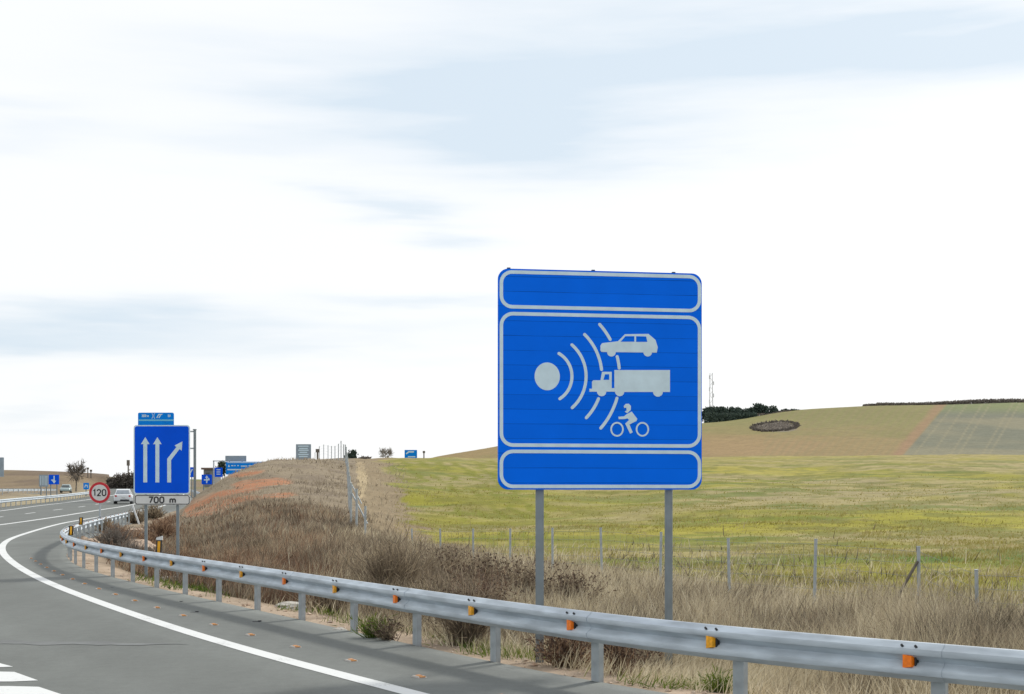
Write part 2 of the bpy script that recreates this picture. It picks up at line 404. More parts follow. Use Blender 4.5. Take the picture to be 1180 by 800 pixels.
K = tps_k((pu[:,None]-pu)**2+(pv[:,None]-pv)**2)+np.eye(n)*.002
Pm = np.stack([np.ones(n), pu, pv], 1)
A = np.block([[K, Pm], [Pm.T, np.zeros((3,3))]])
sol = np.linalg.solve(A, np.concatenate([cZ, np.zeros(3)]))
def tps(X, Y):
    X = np.asarray(X, float).ravel(); Y = np.asarray(Y, float).ravel(); out = np.empty(len(X))
    for i in range(0, len(X), 20000):
        a, b = polar(X[i:i+20000], Y[i:i+20000])
        out[i:i+20000] = tps_k((a[:,None]-pu)**2+(b[:,None]-pv)**2)@sol[:n]+sol[n]+sol[n+1]*a+sol[n+2]*b
    return out
def sdist(P, X, Y):
    """signed distance to polyline, + on the right-hand side"""
    X = np.asarray(X, float).ravel(); Y = np.asarray(Y, float).ravel(); out = np.empty(len(X))
    a = P[:-1]; d = P[1:]-a; L2 = (d**2).sum(1)
    for i in range(0, len(X), 20000):
        x = X[i:i+20000, None]-a[:,0]; y = Y[i:i+20000, None]-a[:,1]
        t = np.clip((x*d[:,0]+y*d[:,1])/L2, 0, 1)
        ex, ey = x-t*d[:,0], y-t*d[:,1]; q = ex*ex+ey*ey; k = q.argmin(1); r = np.arange(len(k))
        s = d[k,1]*x[r,k]-d[k,0]*y[r,k]
        out[i:i+20000] = np.sqrt(q[r,k])*np.sign(s)
    return out
EDs = EDGE[::3]; LEs = LEDGE[::3]
def terrain(X, Y, full=False):
    X = np.asarray(X, float).ravel(); Y = np.asarray(Y, float).ravel()
    z = tps(X, Y); near = Y < 420
    de = np.full(len(X), 99.); dl = np.full(len(X), -99.)
    de[near] = sdist(EDs, X[near], Y[near]); dl[near] = sdist(LEs, X[near], Y[near])
    zr = hroad(X, Y)
    rough = (fbm(X*.9, Y*.9, 5)-.5)*.16*sstep(.8, 3, np.minimum(de, 30))+(fbm(X*.12, Y*.12, 9)-.5)*.7*sstep(30, 80, Y)*(1-sstep(180, 260, Y))*sstep(2, 10, np.abs(de))
    z = z+rough
    inside = (de < 0) & (dl > 0)
    out_d = np.where(inside, 0, np.where(dl <= 0, -dl, de))
    w = sstep(.2, 2.6, out_d)*(1-.0)
    w = np.where(dl <= 0, sstep(.5, 8, out_d), w)
    base = zr-.03-.12*sstep(0, .7, np.where(inside, np.minimum(-de, dl), 0))
    zz = np.where(inside, base, base*(1-w)+z*w)
    return (zz, de, dl) if full else zz
def tz(X, Y): return float(terrain([X], [Y])[0])

rowsY = np.concatenate([np.linspace(-13, 8, 40, endpoint=False), np.linspace(8, 50, 300, endpoint=False), np.exp(np.linspace(np.log(50), np.log(320), 230, endpoint=False)), np.exp(np.linspace(np.log(320), np.log(760), 110, endpoint=False)), np.exp(np.linspace(np.log(760), np.log(6000), 45))])
us = np.concatenate([np.linspace(-1.9, -.42, 60, endpoint=False), np.linspace(-.42, .42, 520, endpoint=False), np.linspace(.42, 1.9, 60)])
YY, UU = np.meshgrid(rowsY, us, indexing='ij'); XX = UU*(YY+OFF)
ZZ, DE, DL = terrain(XX.ravel(), YY.ravel(), True)
nr, nc = YY.shape
Xf, Yf, Zf = XX.ravel(), YY.ravel(), ZZ
PX = CX+F*Xf/np.maximum(Yf, 1); PY = HY-F*(Zf-EYE)/np.maximum(Yf, 1)
fence_side = Xf-(16.94-.433*Yf)
def fence2_side(X, Y): return X+.1235*Y       # + = right of the climbing fence
def lerp(c, col, w): return c*(1-w[:,None])+np.array(col)*w[:,None]
N = len(Xf); C = np.tile(np.array([.20,.155,.105]), (N, 1))
n1 = fbm(Xf*.35, Yf*.35, 21); n2 = fbm(Xf*.06, Yf*.06, 33); n3 = fbm(Xf*.02, Yf*.02, 44)
# mound with dry turf and orange soil
C = lerp(C, (.23,.19,.135), sstep(45, 80, Yf)); C = lerp(C, (.15,.12,.09), sstep(.5, .7, n1)*.6)
def ell(px, py, a, b, ang=0):
    x, y = PX-px, PY-py; c, s = math.cos(R(ang)), math.sin(R(ang))
    return ((x*c-y*s)/a)**2+((x*s+y*c)/b)**2
orange = np.zeros(N)
wob = (fbm(Xf*.25, Yf*.25, 61)-.5)*2.2
for (a, b, c, d, g) in [(250,579,52,8,5), (300,557,34,5.5,4), (268,568,44,4.5,10), (225,590,30,5,2), (285,546,24,3,8), (320,571,22,3,5)]:
    orange = np.maximum(orange, 1-sstep(.55, 1.35, ell(a,b,c,d,g)+wob))
mask_m = (Yf > 45) & (Yf < 130) & (DE > 2)
C = lerp(C, (.35,.165,.09), np.clip(orange*1.3,0,1)*mask_m*(.35+.65*sstep(.38,.55,fbm(Xf*.5, Yf*1.1, 64))))
# strip between climbing fence and the green field, then the field
fw = fence2_side(Xf, Yf)
green_edge = 438+ (PY-530)*.5+ (n1-.5)*60
isf = (fence_side > 2.0) & (Yf < 262) & (fw > 0)
fieldw = np.where(isf, sstep(0, 14, PX-green_edge)*sstep(1.5, 5, fence_side+ (n1-.5)*6), 0)
strip = np.where((fw > .5) & (Yf > 50) & (Yf < 262), 1-fieldw, 0)
C = lerp(C, (.235,.185,.115), strip*.9); C = lerp(C, (.36,.29,.18), strip*(1-sstep(.4,1.3, ell(415,555,9,22)+wob*.5)))
fcol = np.tile(np.array([.305,.262,.12]), (N, 1))
gx = fbm(Xf*.05+3, Yf*.13, 71); gy = fbm(Xf*.3, Yf*.35, 72); gz = fbm(Xf*.018, Yf*.05, 78)
fcol = lerp(fcol, (.235,.228,.026), sstep(.40, .62, gx*.6+gy*.4)*.9)
fcol = lerp(fcol, (.31,.28,.03), sstep(.5, .66, gz)*.7)
fcol = lerp(fcol, (.30,.255,.14), sstep(.55, .72, fbm(Xf*.07+9, Yf*.2, 75))*.75)
fcol = lerp(fcol, (.15,.155,.035), sstep(.50, .60, fbm(Xf*.45+5, Yf*.6, 79))*.7)
fcol = lerp(fcol, (.11,.155,.03), sstep(.60, .70, fbm(Xf*.12+5, Yf*.25, 179))*.6)
fcol = lerp(fcol, (.23,.215,.03), (1-sstep(560, 900, PX))*(1-sstep(70,150,Yf))*.45*sstep(.35,.55,fbm(Xf*.15, Yf*.2, 180)))
# richer green tram stripes on the left of the field
for k in range(9):
    cx = 470+k*20; dist = np.abs(PX-(cx+(PY-535)*(1.05+.04*k)+(n1-.5)*26))
    fcol = lerp(fcol, (.17,.18,.022), (1-sstep(2, 7, dist))*(PX < 640)*.85*sstep(.38, .6, fbm(Xf*.3, Yf*.12, 55)))
fcol = lerp(fcol, (.33,.275,.10), sstep(120, 200, Yf)*.5)*.93
C = C*(1-fieldw[:,None])+fcol*fieldw[:,None]
# green flush by the braced post and dark damp patch
C = lerp(C, (.07,.14,.02), (1-sstep(.5, 1.3, ell(1070,645,45,5)+wob*.4))*fieldw*.85)
C = lerp(C, (.07,.14,.02), (1-sstep(.5, 1.3, ell(1170,642,30,3)+wob*.4))*fieldw*.8)
C = lerp(C, (.20,.17,.08), (1-sstep(.5, 1.3, ell(1150,663,60,2.4)+wob*.3))*fieldw*.8)
# far hill
hill = sstep(255, 300, Yf)*(PX > 400)
lin = (PX-(1035+(524-PY)*.86))
hc = np.tile(np.array([.235,.175,.08]), (N, 1))
hc = lerp(hc, (.185,.175,.065), sstep(512, 482, PY+(n2-.5)*26)); hc = lerp(hc, (.27,.185,.095), (1-sstep(.3,1.3, ell(850,512,90,13)+(n3-.5)*2))*.6)
hc = lerp(hc, (.16,.155,.055), sstep(.5,.7, fbm(Xf*.03, Yf*.01, 91))*.5)
stp = .5+.5*np.sin((PX+ (PY-480)*.8)*2*math.pi/9.5); hc = lerp(hc, (.20,.165,.08), stp*.5*(PX > 880))
hc = lerp(hc, (.25,.15,.09), (1-sstep(2, 11, np.abs(lin)+(n2-.5)*6))*.7)
rt = sstep(5, 8, lin)
rc = np.tile(np.array([.185,.175,.115]), (N, 1)); rc = lerp(rc, (.135,.14,.10), sstep(.42,.62, fbm(Xf*.02, Yf*.012, 95)))
rc = lerp(rc, (.16,.19,.07), sstep(480, 468, PY)*.7)
for (a, b) in ((1128,.62), (1137,.62), (1163,.6), (1171,.6), (1095,.8), (1110,.7)):
    rc = lerp(rc, (.23,.205,.125), (1-sstep(.5, 1.6, np.abs(PX-(a+(472-PY)*b))))*.55)
hc = hc*(1-rt[:,None])+rc*rt[:,None]
hc = lerp(hc, (.17,.15,.13), (1-sstep(.7, 1.1, ell(893,492,27,6,-3)+wob*.12))*.8*(PX > 800))
C = C*(1-hill[:,None])+hc*hill[:,None]
# left-hand hills
lh = sstep(245, 262, Yf)*(PX < 320)
lc = np.tile(np.array([.20,.155,.10]), (N, 1)); lc = lerp(lc, (.17,.17,.06), sstep(.45,.6, fbm(Xf*.02, Yf*.015, 97))); lc = lerp(lc, (.12,.09,.07), sstep(.55,.7, fbm(Xf*.04, Yf*.02, 98))*.7)
lc = lerp(lc, (.13,.19,.05), (1-sstep(.5,1.2, ell(142,557,20,4)))*.9)
C = C*(1-lh[:,None])+lc*lh[:,None]
# gravel shoulder behind the posts
gv = (1-sstep(.7, 1.5, DE+(n1-.5)*1.2))*(DE > -.6)*(1-.75*sstep(48, 62, Yf))*(Yf < 150)
C = lerp(C, (.38,.30,.225), gv*(.55+.45*sstep(.35,.6,fbm(Xf*1.7, Yf*1.7, 31))))
C = lerp(C, (.34,.30,.20), (1-sstep(2, 9, -DL))*(DL <= 0)*(Yf < 300)*.7)
C *= (.9+.2*fbm(Xf*2.2, Yf*2.2, 7))[:,None]

idx = np.arange(nr*nc).reshape(nr, nc)
quads = np.stack([idx[:-1,:-1], idx[:-1,1:], idx[1:,1:], idx[1:,:-1]], -1).reshape(-1, 4)
def np_mesh(name, V, Q, nper, m, smoothf=True, loc=(0,0,0), parent=None):
    me = bpy.data.meshes.new(name); V = np.asarray(V, np.float32)-np.array(loc, np.float32)
    me.vertices.add(len(V)); me.vertices.foreach_set('co', V.ravel())
    tot = np.array(nper, np.int32); Q = np.asarray(Q, np.int32).ravel()
    me.loops.add(len(Q)); me.loops.foreach_set('vertex_index', Q)
    me.polygons.add(len(tot)); st = np.concatenate([[0], np.cumsum(tot)[:-1]]).astype(np.int32)
    me.polygons.foreach_set('loop_start', st); me.polygons.foreach_set('loop_total', tot)
    if smoothf: me.polygons.foreach_set('use_smooth', np.ones(len(tot), bool))
    me.materials.append(m); me.update(calc_edges=True)
    o = bpy.data.objects.new(name, me); COL.objects.link(o)
    if parent is not None: o.parent = parent; o.location = Vector(loc)-world_loc(parent)
    else: o.location = loc
    return o
def soil_mat():
    m = bpy.data.materials.new('soil_and_turf'); m.use_nodes = True; t = m.node_tree; b = t.nodes['Principled BSDF']
    b.inputs['Roughness'].default_value = .95; b.inputs['Specular IOR Level'].default_value = .1
    a = t.nodes.new('ShaderNodeAttribute'); a.attribute_name = 'soil'
    g = t.nodes.new('ShaderNodeNewGeometry')
    n = t.nodes.new('ShaderNodeTexNoise'); n.inputs['Scale'].default_value = 1.4; n.inputs['Detail'].default_value = 8; n.inputs['Roughness'].default_value = .75
    t.links.new(g.outputs['Position'], n.inputs['Vector'])
    n2 = t.nodes.new('ShaderNodeTexNoise'); n2.inputs['Scale'].default_value = .22; n2.inputs['Detail'].default_value = 6; n2.inputs['Roughness'].default_value = .7
    t.links.new(g.outputs['Position'], n2.inputs['Vector'])
    k = math_n(t, 'MULTIPLY', math_n(t, 'MULTIPLY_ADD', n.outputs[0], 1.0, .5), math_n(t, 'MULTIPLY_ADD', n2.outputs[0], .7, .65))
    vm = t.nodes.new('ShaderNodeVectorMath'); vm.operation = 'SCALE'; t.links.new(a.outputs['Color'], vm.inputs[0]); t.links.new(k, vm.inputs['Scale'])
    t.links.new(vm.outputs[0], b.inputs['Base Color'])
    bp = t.nodes.new('ShaderNodeBump'); bp.inputs['Strength'].default_value = .6; bp.inputs['Distance'].default_value = .12
    t.links.new(n.outputs[0], bp.inputs['Height']); t.links.new(bp.outputs[0], b.inputs['Normal'])
    return m
g_o = np_mesh('ground', np.stack([Xf, Yf, Zf], 1), quads, np.full(len(quads), 4), soil_mat())
ca = g_o.data.color_attributes.new('soil', 'FLOAT_COLOR', 'POINT')
ca.data.foreach_set('color', np.concatenate([np.clip(C, 0, 1), np.ones((N,1))], 1).astype(np.float32).ravel())
tag(g_o, kind='structure')

# ------------------------------------------------------------------ carriageway
def asphalt_mat():
    m = bpy.data.materials.new('asphalt'); m.use_nodes = True; t = m.node_tree; b = t.nodes['Principled BSDF']
    b.inputs['Roughness'].default_value = .85; b.inputs['Specular IOR Level'].default_value = .25
    g = t.nodes.new('ShaderNodeNewGeometry')
    def noise(sc, det, ro=.6, st=None):
        n = t.nodes.new('ShaderNodeTexNoise'); n.inputs['Scale'].default_value = sc; n.inputs['Detail'].default_value = det; n.inputs['Roughness'].default_value = ro
        src = g.outputs['Position']
        if st:
            mp = t.nodes.new('ShaderNodeMapping'); mp.inputs['Rotation'].default_value = (0, 0, R(st[1])); mp.inputs['Scale'].default_value = st[0]
            t.links.new(src, mp.inputs[0]); src = mp.outputs[0]
        t.links.new(src, n.inputs['Vector']); return n.outputs[0]
    big = noise(.35, 4); fine = noise(38, 4, .85); mid = noise(6, 4, .7); trk = noise(.9, 3, .5, ((1.6, .12, 1), -28))
    a = t.nodes.new('ShaderNodeAttribute'); a.attribute_name = 'tone'
    k = math_n(t, 'ADD', math_n(t, 'MULTIPLY_ADD', big, .34, .50), math_n(t, 'MULTIPLY', fine, .44))
    k = math_n(t, 'ADD', k, math_n(t, 'MULTIPLY', math_n(t, 'SUBTRACT', mid, .5), .34)); k = math_n(t, 'ADD', k, math_n(t, 'MULTIPLY', math_n(t, 'SUBTRACT', trk, .5), .30))
    k = math_n(t, 'MULTIPLY', k, a.outputs['Fac'])
    vm = t.nodes.new('ShaderNodeVectorMath'); vm.operation = 'SCALE'; vm.inputs[0].default_value = (.158,.171,.163); t.links.new(k, vm.inputs['Scale'])
    t.links.new(vm.outputs[0], b.inputs['Base Color'])
    bp = t.nodes.new('ShaderNodeBump'); bp.inputs['Strength'].default_value = .35; bp.inputs['Distance'].default_value = .006
    t.links.new(fine, bp.inputs['Height']); t.links.new(bp.outputs[0], b.inputs['Normal'])
    return m
M['asphalt'] = asphalt_mat()
# strips across the carriageway, from the right edge to the left edge, matched along the length
def strip_between(A, B, nA, fr):
    a, _ = resample(A, np.linspace(0, resample(A, [0])[1], nA)); b, _ = resample(B, np.linspace(0, resample(B, [0])[1], nA))
    return a, b
nA = 420
LE = np.concatenate([[[-48,-11]], LEDGE, [[-150,430]]]) if LEDGE[0][1] > -11 else LEDGE
ED = EDGE
# pair points by Y so that strips stay regular
ys = np.concatenate([np.linspace(-10, 60, 260, endpoint=False), np.linspace(60, 425, 200)])
ex = np.interp(ys, ED[:,1], ED[:,0]); lx = np.interp(ys, LE[:,1], LE[:,0])
fr = np.concatenate([np.linspace(0, .08, 14, endpoint=False), np.linspace(.08, .3, 24, endpoint=False), np.linspace(.3, 1, 30)])
RX = ex[:,None]+(lx-ex)[:,None]*fr; RY = np.repeat(ys[:,None], len(fr), 1)
RZ = hroad(RX, RY)
V = np.stack([RX.ravel(), RY.ravel(), RZ.ravel()], 1)
ir = np.arange(V.shape[0]).reshape(RX.shape); q = np.stack([ir[:-1,:-1], ir[:-1,1:], ir[1:,1:], ir[1:,:-1]], -1).reshape(-1,4)
# skirt along both edges
nV = len(V); sk0 = V[ir[:,0]]-[0,0,.2]; sk1 = V[ir[:,-1]]-[0,0,.2]; V = np.concatenate([V, sk0, sk1]); m_ = len(ys)
a = np.arange(m_-1); q = np.concatenate([q, np.stack([ir[:-1,0], ir[1:,0], nV+a+1, nV+a], 1), np.stack([ir[:-1,-1], nV+m_+a, nV+m_+a+1, ir[1:,-1]], 1)])
road = np_mesh('road', V, q, np.full(len(q), 4), M['asphalt'], False)
dL = sdist(LINE1[::2], V[:,0], V[:,1]); dE = sdist(EDs, V[:,0], V[:,1])
tone = np.ones(len(V))
tone *= 1+.17*(1-sstep(0, .9, -dE+(vnoise(V[:,0]*.7, V[:,1]*.7, 3)-.5)*.5))          # dusty edge
tone *= 1-.06*sstep(.3, .6, dL)*(1-sstep(1.4, 1.9, dL))
tone *= 1-.10*(1-sstep(.5, 1.0, np.abs(-dL-1.3)))*(V[:,1] < 80)-.06*(1-sstep(.4, .9, np.abs(-dL-3.0)))*(V[:,1] < 80)  # wheel tracks
tone *= 1-.10*(np.abs(V[:,0]) > 28)
at = road.data.attributes.new('tone', 'FLOAT', 'POINT'); at.data.foreach_set('value', tone.astype(np.float32))
tag(road, kind='structure')

ysO = np.linspace(110, 236, 60); a1 = offset(LINE3, -13.5); b1 = offset(LINE3, -24.5); fo = np.linspace(0, 1, 7)
ax_ = np.interp(ysO, a1[:,1], a1[:,0]); bx_ = np.interp(ysO, b1[:,1], b1[:,0]); OX = ax_[:,None]+(bx_-ax_)[:,None]*fo; OY = np.repeat(ysO[:,None], 7, 1)
OZ = np.maximum(terrain(OX.ravel(), OY.ravel())+.05, 1.2); io = np.arange(OX.size).reshape(OX.shape)
qo = np.stack([io[:-1,:-1], io[:-1,1:], io[1:,1:], io[1:,:-1]], -1).reshape(-1,4)
ro = np_mesh('opposite_road', np.stack([OX.ravel(), OY.ravel(), OZ], 1), qo, np.full(len(qo), 4), M['asphalt'], False)
at = ro.data.attributes.new('tone', 'FLOAT', 'POINT'); at.data.foreach_set('value', np.ones(OX.size, np.float32)); tag(ro, kind='structure')

def marking_mat():
    m = bpy.data.materials.new('road_paint'); m.use_nodes = True; t = m.node_tree; b = t.nodes['Principled BSDF']; b.inputs['Roughness'].default_value = .7
    g = t.nodes.new('ShaderNodeNewGeometry')
    n = t.nodes.new('ShaderNodeTexNoise'); n.inputs['Scale'].default_value = 28; n.inputs['Detail'].default_value = 5; n.inputs['Roughness'].default_value = .8; t.links.new(g.outputs['Position'], n.inputs['Vector'])
    n2 = t.nodes.new('ShaderNodeTexNoise'); n2.inputs['Scale'].default_value = 1.5; n2.inputs['Detail'].default_value = 4; t.links.new(g.outputs['Position'], n2.inputs['Vector'])
    r = t.nodes.new('ShaderNodeValToRGB'); t.links.new(math_n(t, 'ADD', math_n(t, 'MULTIPLY', n.outputs[0], .6), math_n(t, 'MULTIPLY', n2.outputs[0], .4)), r.inputs[0])
    r.color_ramp.elements[0].position = .33; r.color_ramp.elements[0].color = (.26,.27,.26,1)
    r.color_ramp.elements[1].position = .46; r.color_ramp.elements[1].color = (.60,.62,.62,1)
    t.links.new(r.outputs[0], b.inputs['Base Color']); return m
M['paint'] = marking_mat()
def line_mesh(name, P, w, y0, y1, dash=None, lift=.004):
    P = P[(P[:,1] >= y0) & (P[:,1] <= y1)]
    L = np.linalg.norm(np.diff(P, axis=0), axis=1).sum(); mb = MB()
    segs = [(0, L)] if not dash else [(s, min(L, s+dash[0])) for s in np.arange(0, L, dash[1])]
    for s0, s1 in segs:
        k = max(2, int((s1-s0)/.6)); q, _ = resample(P, np.linspace(s0, s1, k+1))
        if len(q) < 3: q, _ = resample(P, np.linspace(s0, s1, 4))
        a, b = offset(q, w/2), offset(q, -w/2)
        vs = [(p[0], p[1], float(hroad(0, p[1]))+lift) for p in a]+[(p[0], p[1], float(hroad(0, p[1]))+lift) for p in b]; m = len(q)
        mb.add(vs, [(i, i+1, m+i+1, m+i) for i in range(m-1)])
    return tag(mb.build(name, M['paint'], loc=(0, 0, 0)), kind='structure')
line_mesh('edge_line_marking', LINE1, .23, -5, 290)
line_mesh('lane_line_marking', LINE2, .30, 15, 290)
line_mesh('edge_line_marking', LINE3, .26, 15, 290)
line_mesh('dashed_line_marking', offset(LINE2, -3.7), .20, 15, 260, (4, 12))
# chevron bars of the gore at lower left
mb = MB()
def bar(Ya, Yb, xa, xb, slope=.035):
    # right end cut along the gore edge between (xa,Ya far) and (xb,Yb near)
    pts = [(-9.6, Ya-(-9.6-xa)*slope*-1), (xa-.3, Ya-.01), (xa+.03, Ya-.06), (xb, Yb+.07), (xb-.25, Yb-.01), (-9.6, Yb+(xb+9.6)*slope*-1)]
    mb.add([(x, y, float(hroad(0, y))+.0045) for x, y in pts], [tuple(range(6))])
bar(15.62, 14.80, -6.35, -5.70); bar(14.50, 13.72, -5.55, -5.02); bar(13.40, 12.72, -4.88, -4.40); bar(12.3, 11.6, -4.2, -3.75); bar(11.2, 10.5, -3.5, -3.05)
tag(mb.build('gore_marking', M['paint'], loc=(0,0,0)), kind='structure')
# thin dark band over the asphalt across the lane, tapering to the right
M['dark_band'] = mat('dark_band_surface', (.112,.121,.120), .7, 0, .2, 2.5, .2, 40, coord='Object')
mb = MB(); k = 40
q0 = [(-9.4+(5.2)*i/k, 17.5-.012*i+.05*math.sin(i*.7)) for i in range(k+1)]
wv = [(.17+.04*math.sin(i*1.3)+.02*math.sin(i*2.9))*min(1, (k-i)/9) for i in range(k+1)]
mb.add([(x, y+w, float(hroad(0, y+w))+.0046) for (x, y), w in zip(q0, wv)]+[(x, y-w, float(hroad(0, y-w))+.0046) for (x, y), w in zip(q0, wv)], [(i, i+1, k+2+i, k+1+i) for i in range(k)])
tag(mb.build('dark_lane_band', M['dark_band'], loc=(0,0,0)), kind='structure')

# ------------------------------------------------------------------ guardrails
PROF = [(.0,.155),(-.018,.150),(-.035,.128),(-.075,.105),(-.081,.080),(-.075,.055),(-.030,.022),(-.012,.0),(-.030,-.022),(-.075,-.055),(-.081,-.080),(-.075,-.105),(-.035,-.128),(-.018,-.150),(.0,-.155)]
def wbeam(P, zf, mb, side=-1, prof=PROF, sc=1.0, toff=0.):
    t = np.gradient(P, axis=0); t /= np.linalg.norm(t, axis=1)[:,None]; nrm = np.stack([t[:,1], -t[:,0]], 1)
    vs = []; m = len(prof)
    for th in (0., .006):
        for i in range(len(P)):
            for (a, b) in prof:
                a2 = (a*sc-th+toff)*(-side)
                vs.append((P[i,0]+nrm[i,0]*a2, P[i,1]+nrm[i,1]*a2, zf(P[i])+b*sc))
    n = len(P); fs = []
    for i in range(n-1):
        for j in range(m-1):
            fs.append((i*m+j, i*m+j+1, (i+1)*m+j+1, (i+1)*m+j))
            o = n*m; fs.append((o+i*m+j, o+(i+1)*m+j, o+(i+1)*m+j+1, o+i*m+j+1))
    for i in range(n-1):
        for j in (0, m-1):
            fs.append((i*m+j, (i+1)*m+j, n*m+(i+1)*m+j, n*m+i*m+j))
    for i in (0, n-1):
        for j in range(m-1): fs.append((i*m+j, i*m+j+1, n*m+i*m+j+1, n*m+i*m+j))
    mb.add(vs, fs)

L0 = resample(RAIL, [0])[1]
# arc length at the post nearest photo column 694
pref = on_road(694, 788); cum = np.concatenate([[0], np.cumsum(np.linalg.norm(np.diff(RAIL, axis=0), axis=1))])
sref = cum[np.argmin(((RAIL-pref)**2).sum(1))]
SP = 1.97
root = empty('guardrail', (float(pref[0]), float(pref[1]), 0), 'long galvanised steel crash barrier curving along the near edge of the slip road', 'guardrail', 'crash barriers')
zr_ = lambda p: float(hroad(p[0], p[1]))
k = int(L0/.45); q, _ = resample(RAIL, np.linspace(0, L0, k))
mb = MB(); wbeam(offset(q, -.10), lambda p: zr_(p)+.592, mb, sc=1.03); mb.build('rail_beam', M['rail'], root, smooth=True)
s_list = np.arange(sref % SP, L0-.3, SP)
def post_mesh():
    mb = MB(); w, dpt, th = .125, .062, .006       # C section, open side away
    mb.box((0, -dpt/2, .12), (w, th, 1.1)); mb.box((-w/2+th/2, 0, .12), (th, dpt-th-.002, 1.1)); mb.box((w/2-th/2, 0, .12), (th, dpt-th-.002, 1.1))
    mb.box((-w/2+.017, dpt/2, .12), (.03, th, 1.1)); mb.box((w/2-.017, dpt/2, .12), (.03, th, 1.1))
    mb.box((0, -dpt/2-.022, .55), (.09, .036, .16))
    return mb
def child_at(proto, parent, loc, rz, name):
    c = proto.copy(); COL.objects.link(c); c.parent = parent; c.location = Vector(loc)-world_loc(parent); c.rotation_euler = (0, 0, rz); return c
proto_post = None
def reflector_mb():
    mb = MB(); mb.cur = 0
    vs = [(-.065, 0, -.066), (.040, 0, -.054), (.040, 0, .054), (-.065, 0, .066), (-.055, -.055, -.058), (.026, -.066, -.042), (.026, -.066, .042), (-.055, -.055, .058)]
    mb.add(vs, [(0,1,5,4),(1,2,6,5),(2,3,7,6),(3,0,4,7),(4,5,6,7),(0,3,2,1)])
    return mb
def tab_mb():
    mb = MB(); mb.box((-.005, -.002, 0), (.135, .006, .10)); mb.box((.046, -.018, 0), (.014, .030, .085)); return mb
protoR = {}; cnt = 0
for i, s in enumerate(s_list):
    p, _ = resample(RAIL, [s, s+.05, s-.05]); t = p[1]-p[2]; ang = math.atan2(t[1], t[0])+math.pi
    pos = (p[0][0], p[0][1], zr_(p[0])-.05); nn = Vector((t[1], -t[0])).normalized()
    if cnt < 100:
        base = Vector((pos[0]+nn.x*.06, pos[1]+nn.y*.06, pos[2]))
        if proto_post is None:
            proto_post = post_mesh().build('post', M['post'], root, loc=(0,0,0)); proto_post.location = base-world_loc(root); proto_post.rotation_euler = (0,0,ang+math.pi)
            proto_post.rotation_euler = (0, 0, ang)
            pr = proto_post
        else: pr = child_at(proto_post, root, base, ang, 'post')
        cnt += 1
    # reflector with black tab in the valley, a little before each post
    kind = 'orange' if (round((s-sref)/SP)) % 2 == 0 else 'amber'
    if s > 3.5:
        rp, _ = resample(RAIL, [s+.16, s+.21, s+.11]); tt = rp[1]-rp[2]; nr2 = Vector((tt[1], -tt[0])).normalized()
        rl = Vector((rp[0][0]-nr2.x*.130, rp[0][1]-nr2.y*.130, zr_(rp[0])+.592))
        if kind not in protoR:
            o = reflector_mb().build('reflector', M[kind], root, loc=(0,0,0)); b = tab_mb().build('tab', M['dark'], o, loc=None)
            b.location = (0,0,0); o.location = rl-world_loc(root); o.rotation_euler = (0,0,ang); protoR[kind] = (o, b)
        else:
            o = child_at(protoR[kind][0], root, rl, ang, 'reflector'); b = protoR[kind][1].copy(); COL.objects.link(b); b.parent = o
        o['label'] = 'orange reflector in the barrier valley' if kind == 'orange' else 'amber yellow reflector in the barrier valley'
# bolts on the top wave and the splice plates of the near part
pb0 = None
for s in s_list[3:18]:
    for ds in (.10, .22):
        p, _ = resample(RAIL, [s+ds, s+ds+.05]); t = p[1]-p[0]; nn = Vector((t[1], -t[0])).normalized()
        c = Vector((p[0][0]-nn.x*.165, p[0][1]-nn.y*.165, zr_(p[0])+.592+.118))
        if pb0 is None:
            mb = MB(); mb.tube(c, c+Vector((-nn.x*.02, -nn.y*.02, .018)), .011, n=6); pb0 = mb.build('bolt', M['dark'], root, loc=c)
        else: child_at(pb0, root, c, 0, 'bolt')
for s in s_list[5:16:2]:
    q, _ = resample(RAIL, np.linspace(s-.12, s+.30, 3)); mb = MB(); wbeam(offset(q, -.10), lambda p: zr_(p)+.592, mb, sc=1.035, toff=-.006)
    mb.build('splice_plate', M['rail'], root, smooth=True)
# end post, leaning
e = rail_pts[-1]; 
mb = MB(); b0 = Vector((e[0]+.45, e[1]+.4, zr_(e)-.2)); mb.tube(b0, b0+Vector((-.42, -.1, 1.28)), .055, n=8); mb.build('end_post', M['white_paint'], root)

def simple_rail(name, P, zf, spacing, label, flip=1, post_front=False):
    r = empty(name, (float(P[len(P)//2][0]), float(P[len(P)//2][1]), float(zf(P[len(P)//2]))), label, 'guardrail', 'crash barriers')
    L = resample(P, [0])[1]; q, _ = resample(P, np.linspace(0, L, int(L/1.5)+2))
    mb = MB(); wbeam(q, lambda p: zf(p)+.60, mb, side=-flip, sc=1.1); mb.build('rail_beam', M['rail'], r, smooth=True)
    ss = np.arange(.5, L, spacing)[:98]; proto = None
    for s in ss:
        p, _ = resample(P, [s, s+.1, s-.1]); t = p[1]-p[2]; ang = math.atan2(t[1], t[0]); nn = Vector((t[1], -t[0])).normalized()
        o_ = .05 if not post_front else .09
        base = Vector((p[0][0]+flip*nn.x*o_, p[0][1]+flip*nn.y*o_, zf(p[0])-.05))
        if proto is None:
            proto = MB(); proto.box((0, 0, .33), (.13, .07, .95)); proto = proto.build('post', M['post'], r, loc=(0,0,0)); proto.location = base-world_loc(r); proto.rotation_euler = (0,0,ang)
        else: child_at(proto, r, base, ang, 'post')
    return r
PL = offset(LINE3, -1.9); PL = PL[(PL[:,1] > 60) & (PL[:,1] < 240)]
simple_rail('guardrail', PL, zr_, 2.6, 'pale steel crash barrier along the far left edge of the motorway carriageway', flip=-1)
PO = offset(LINE3, -10.5); PO = PO[(PO[:,1] > 105) & (PO[:,1] < 230)]
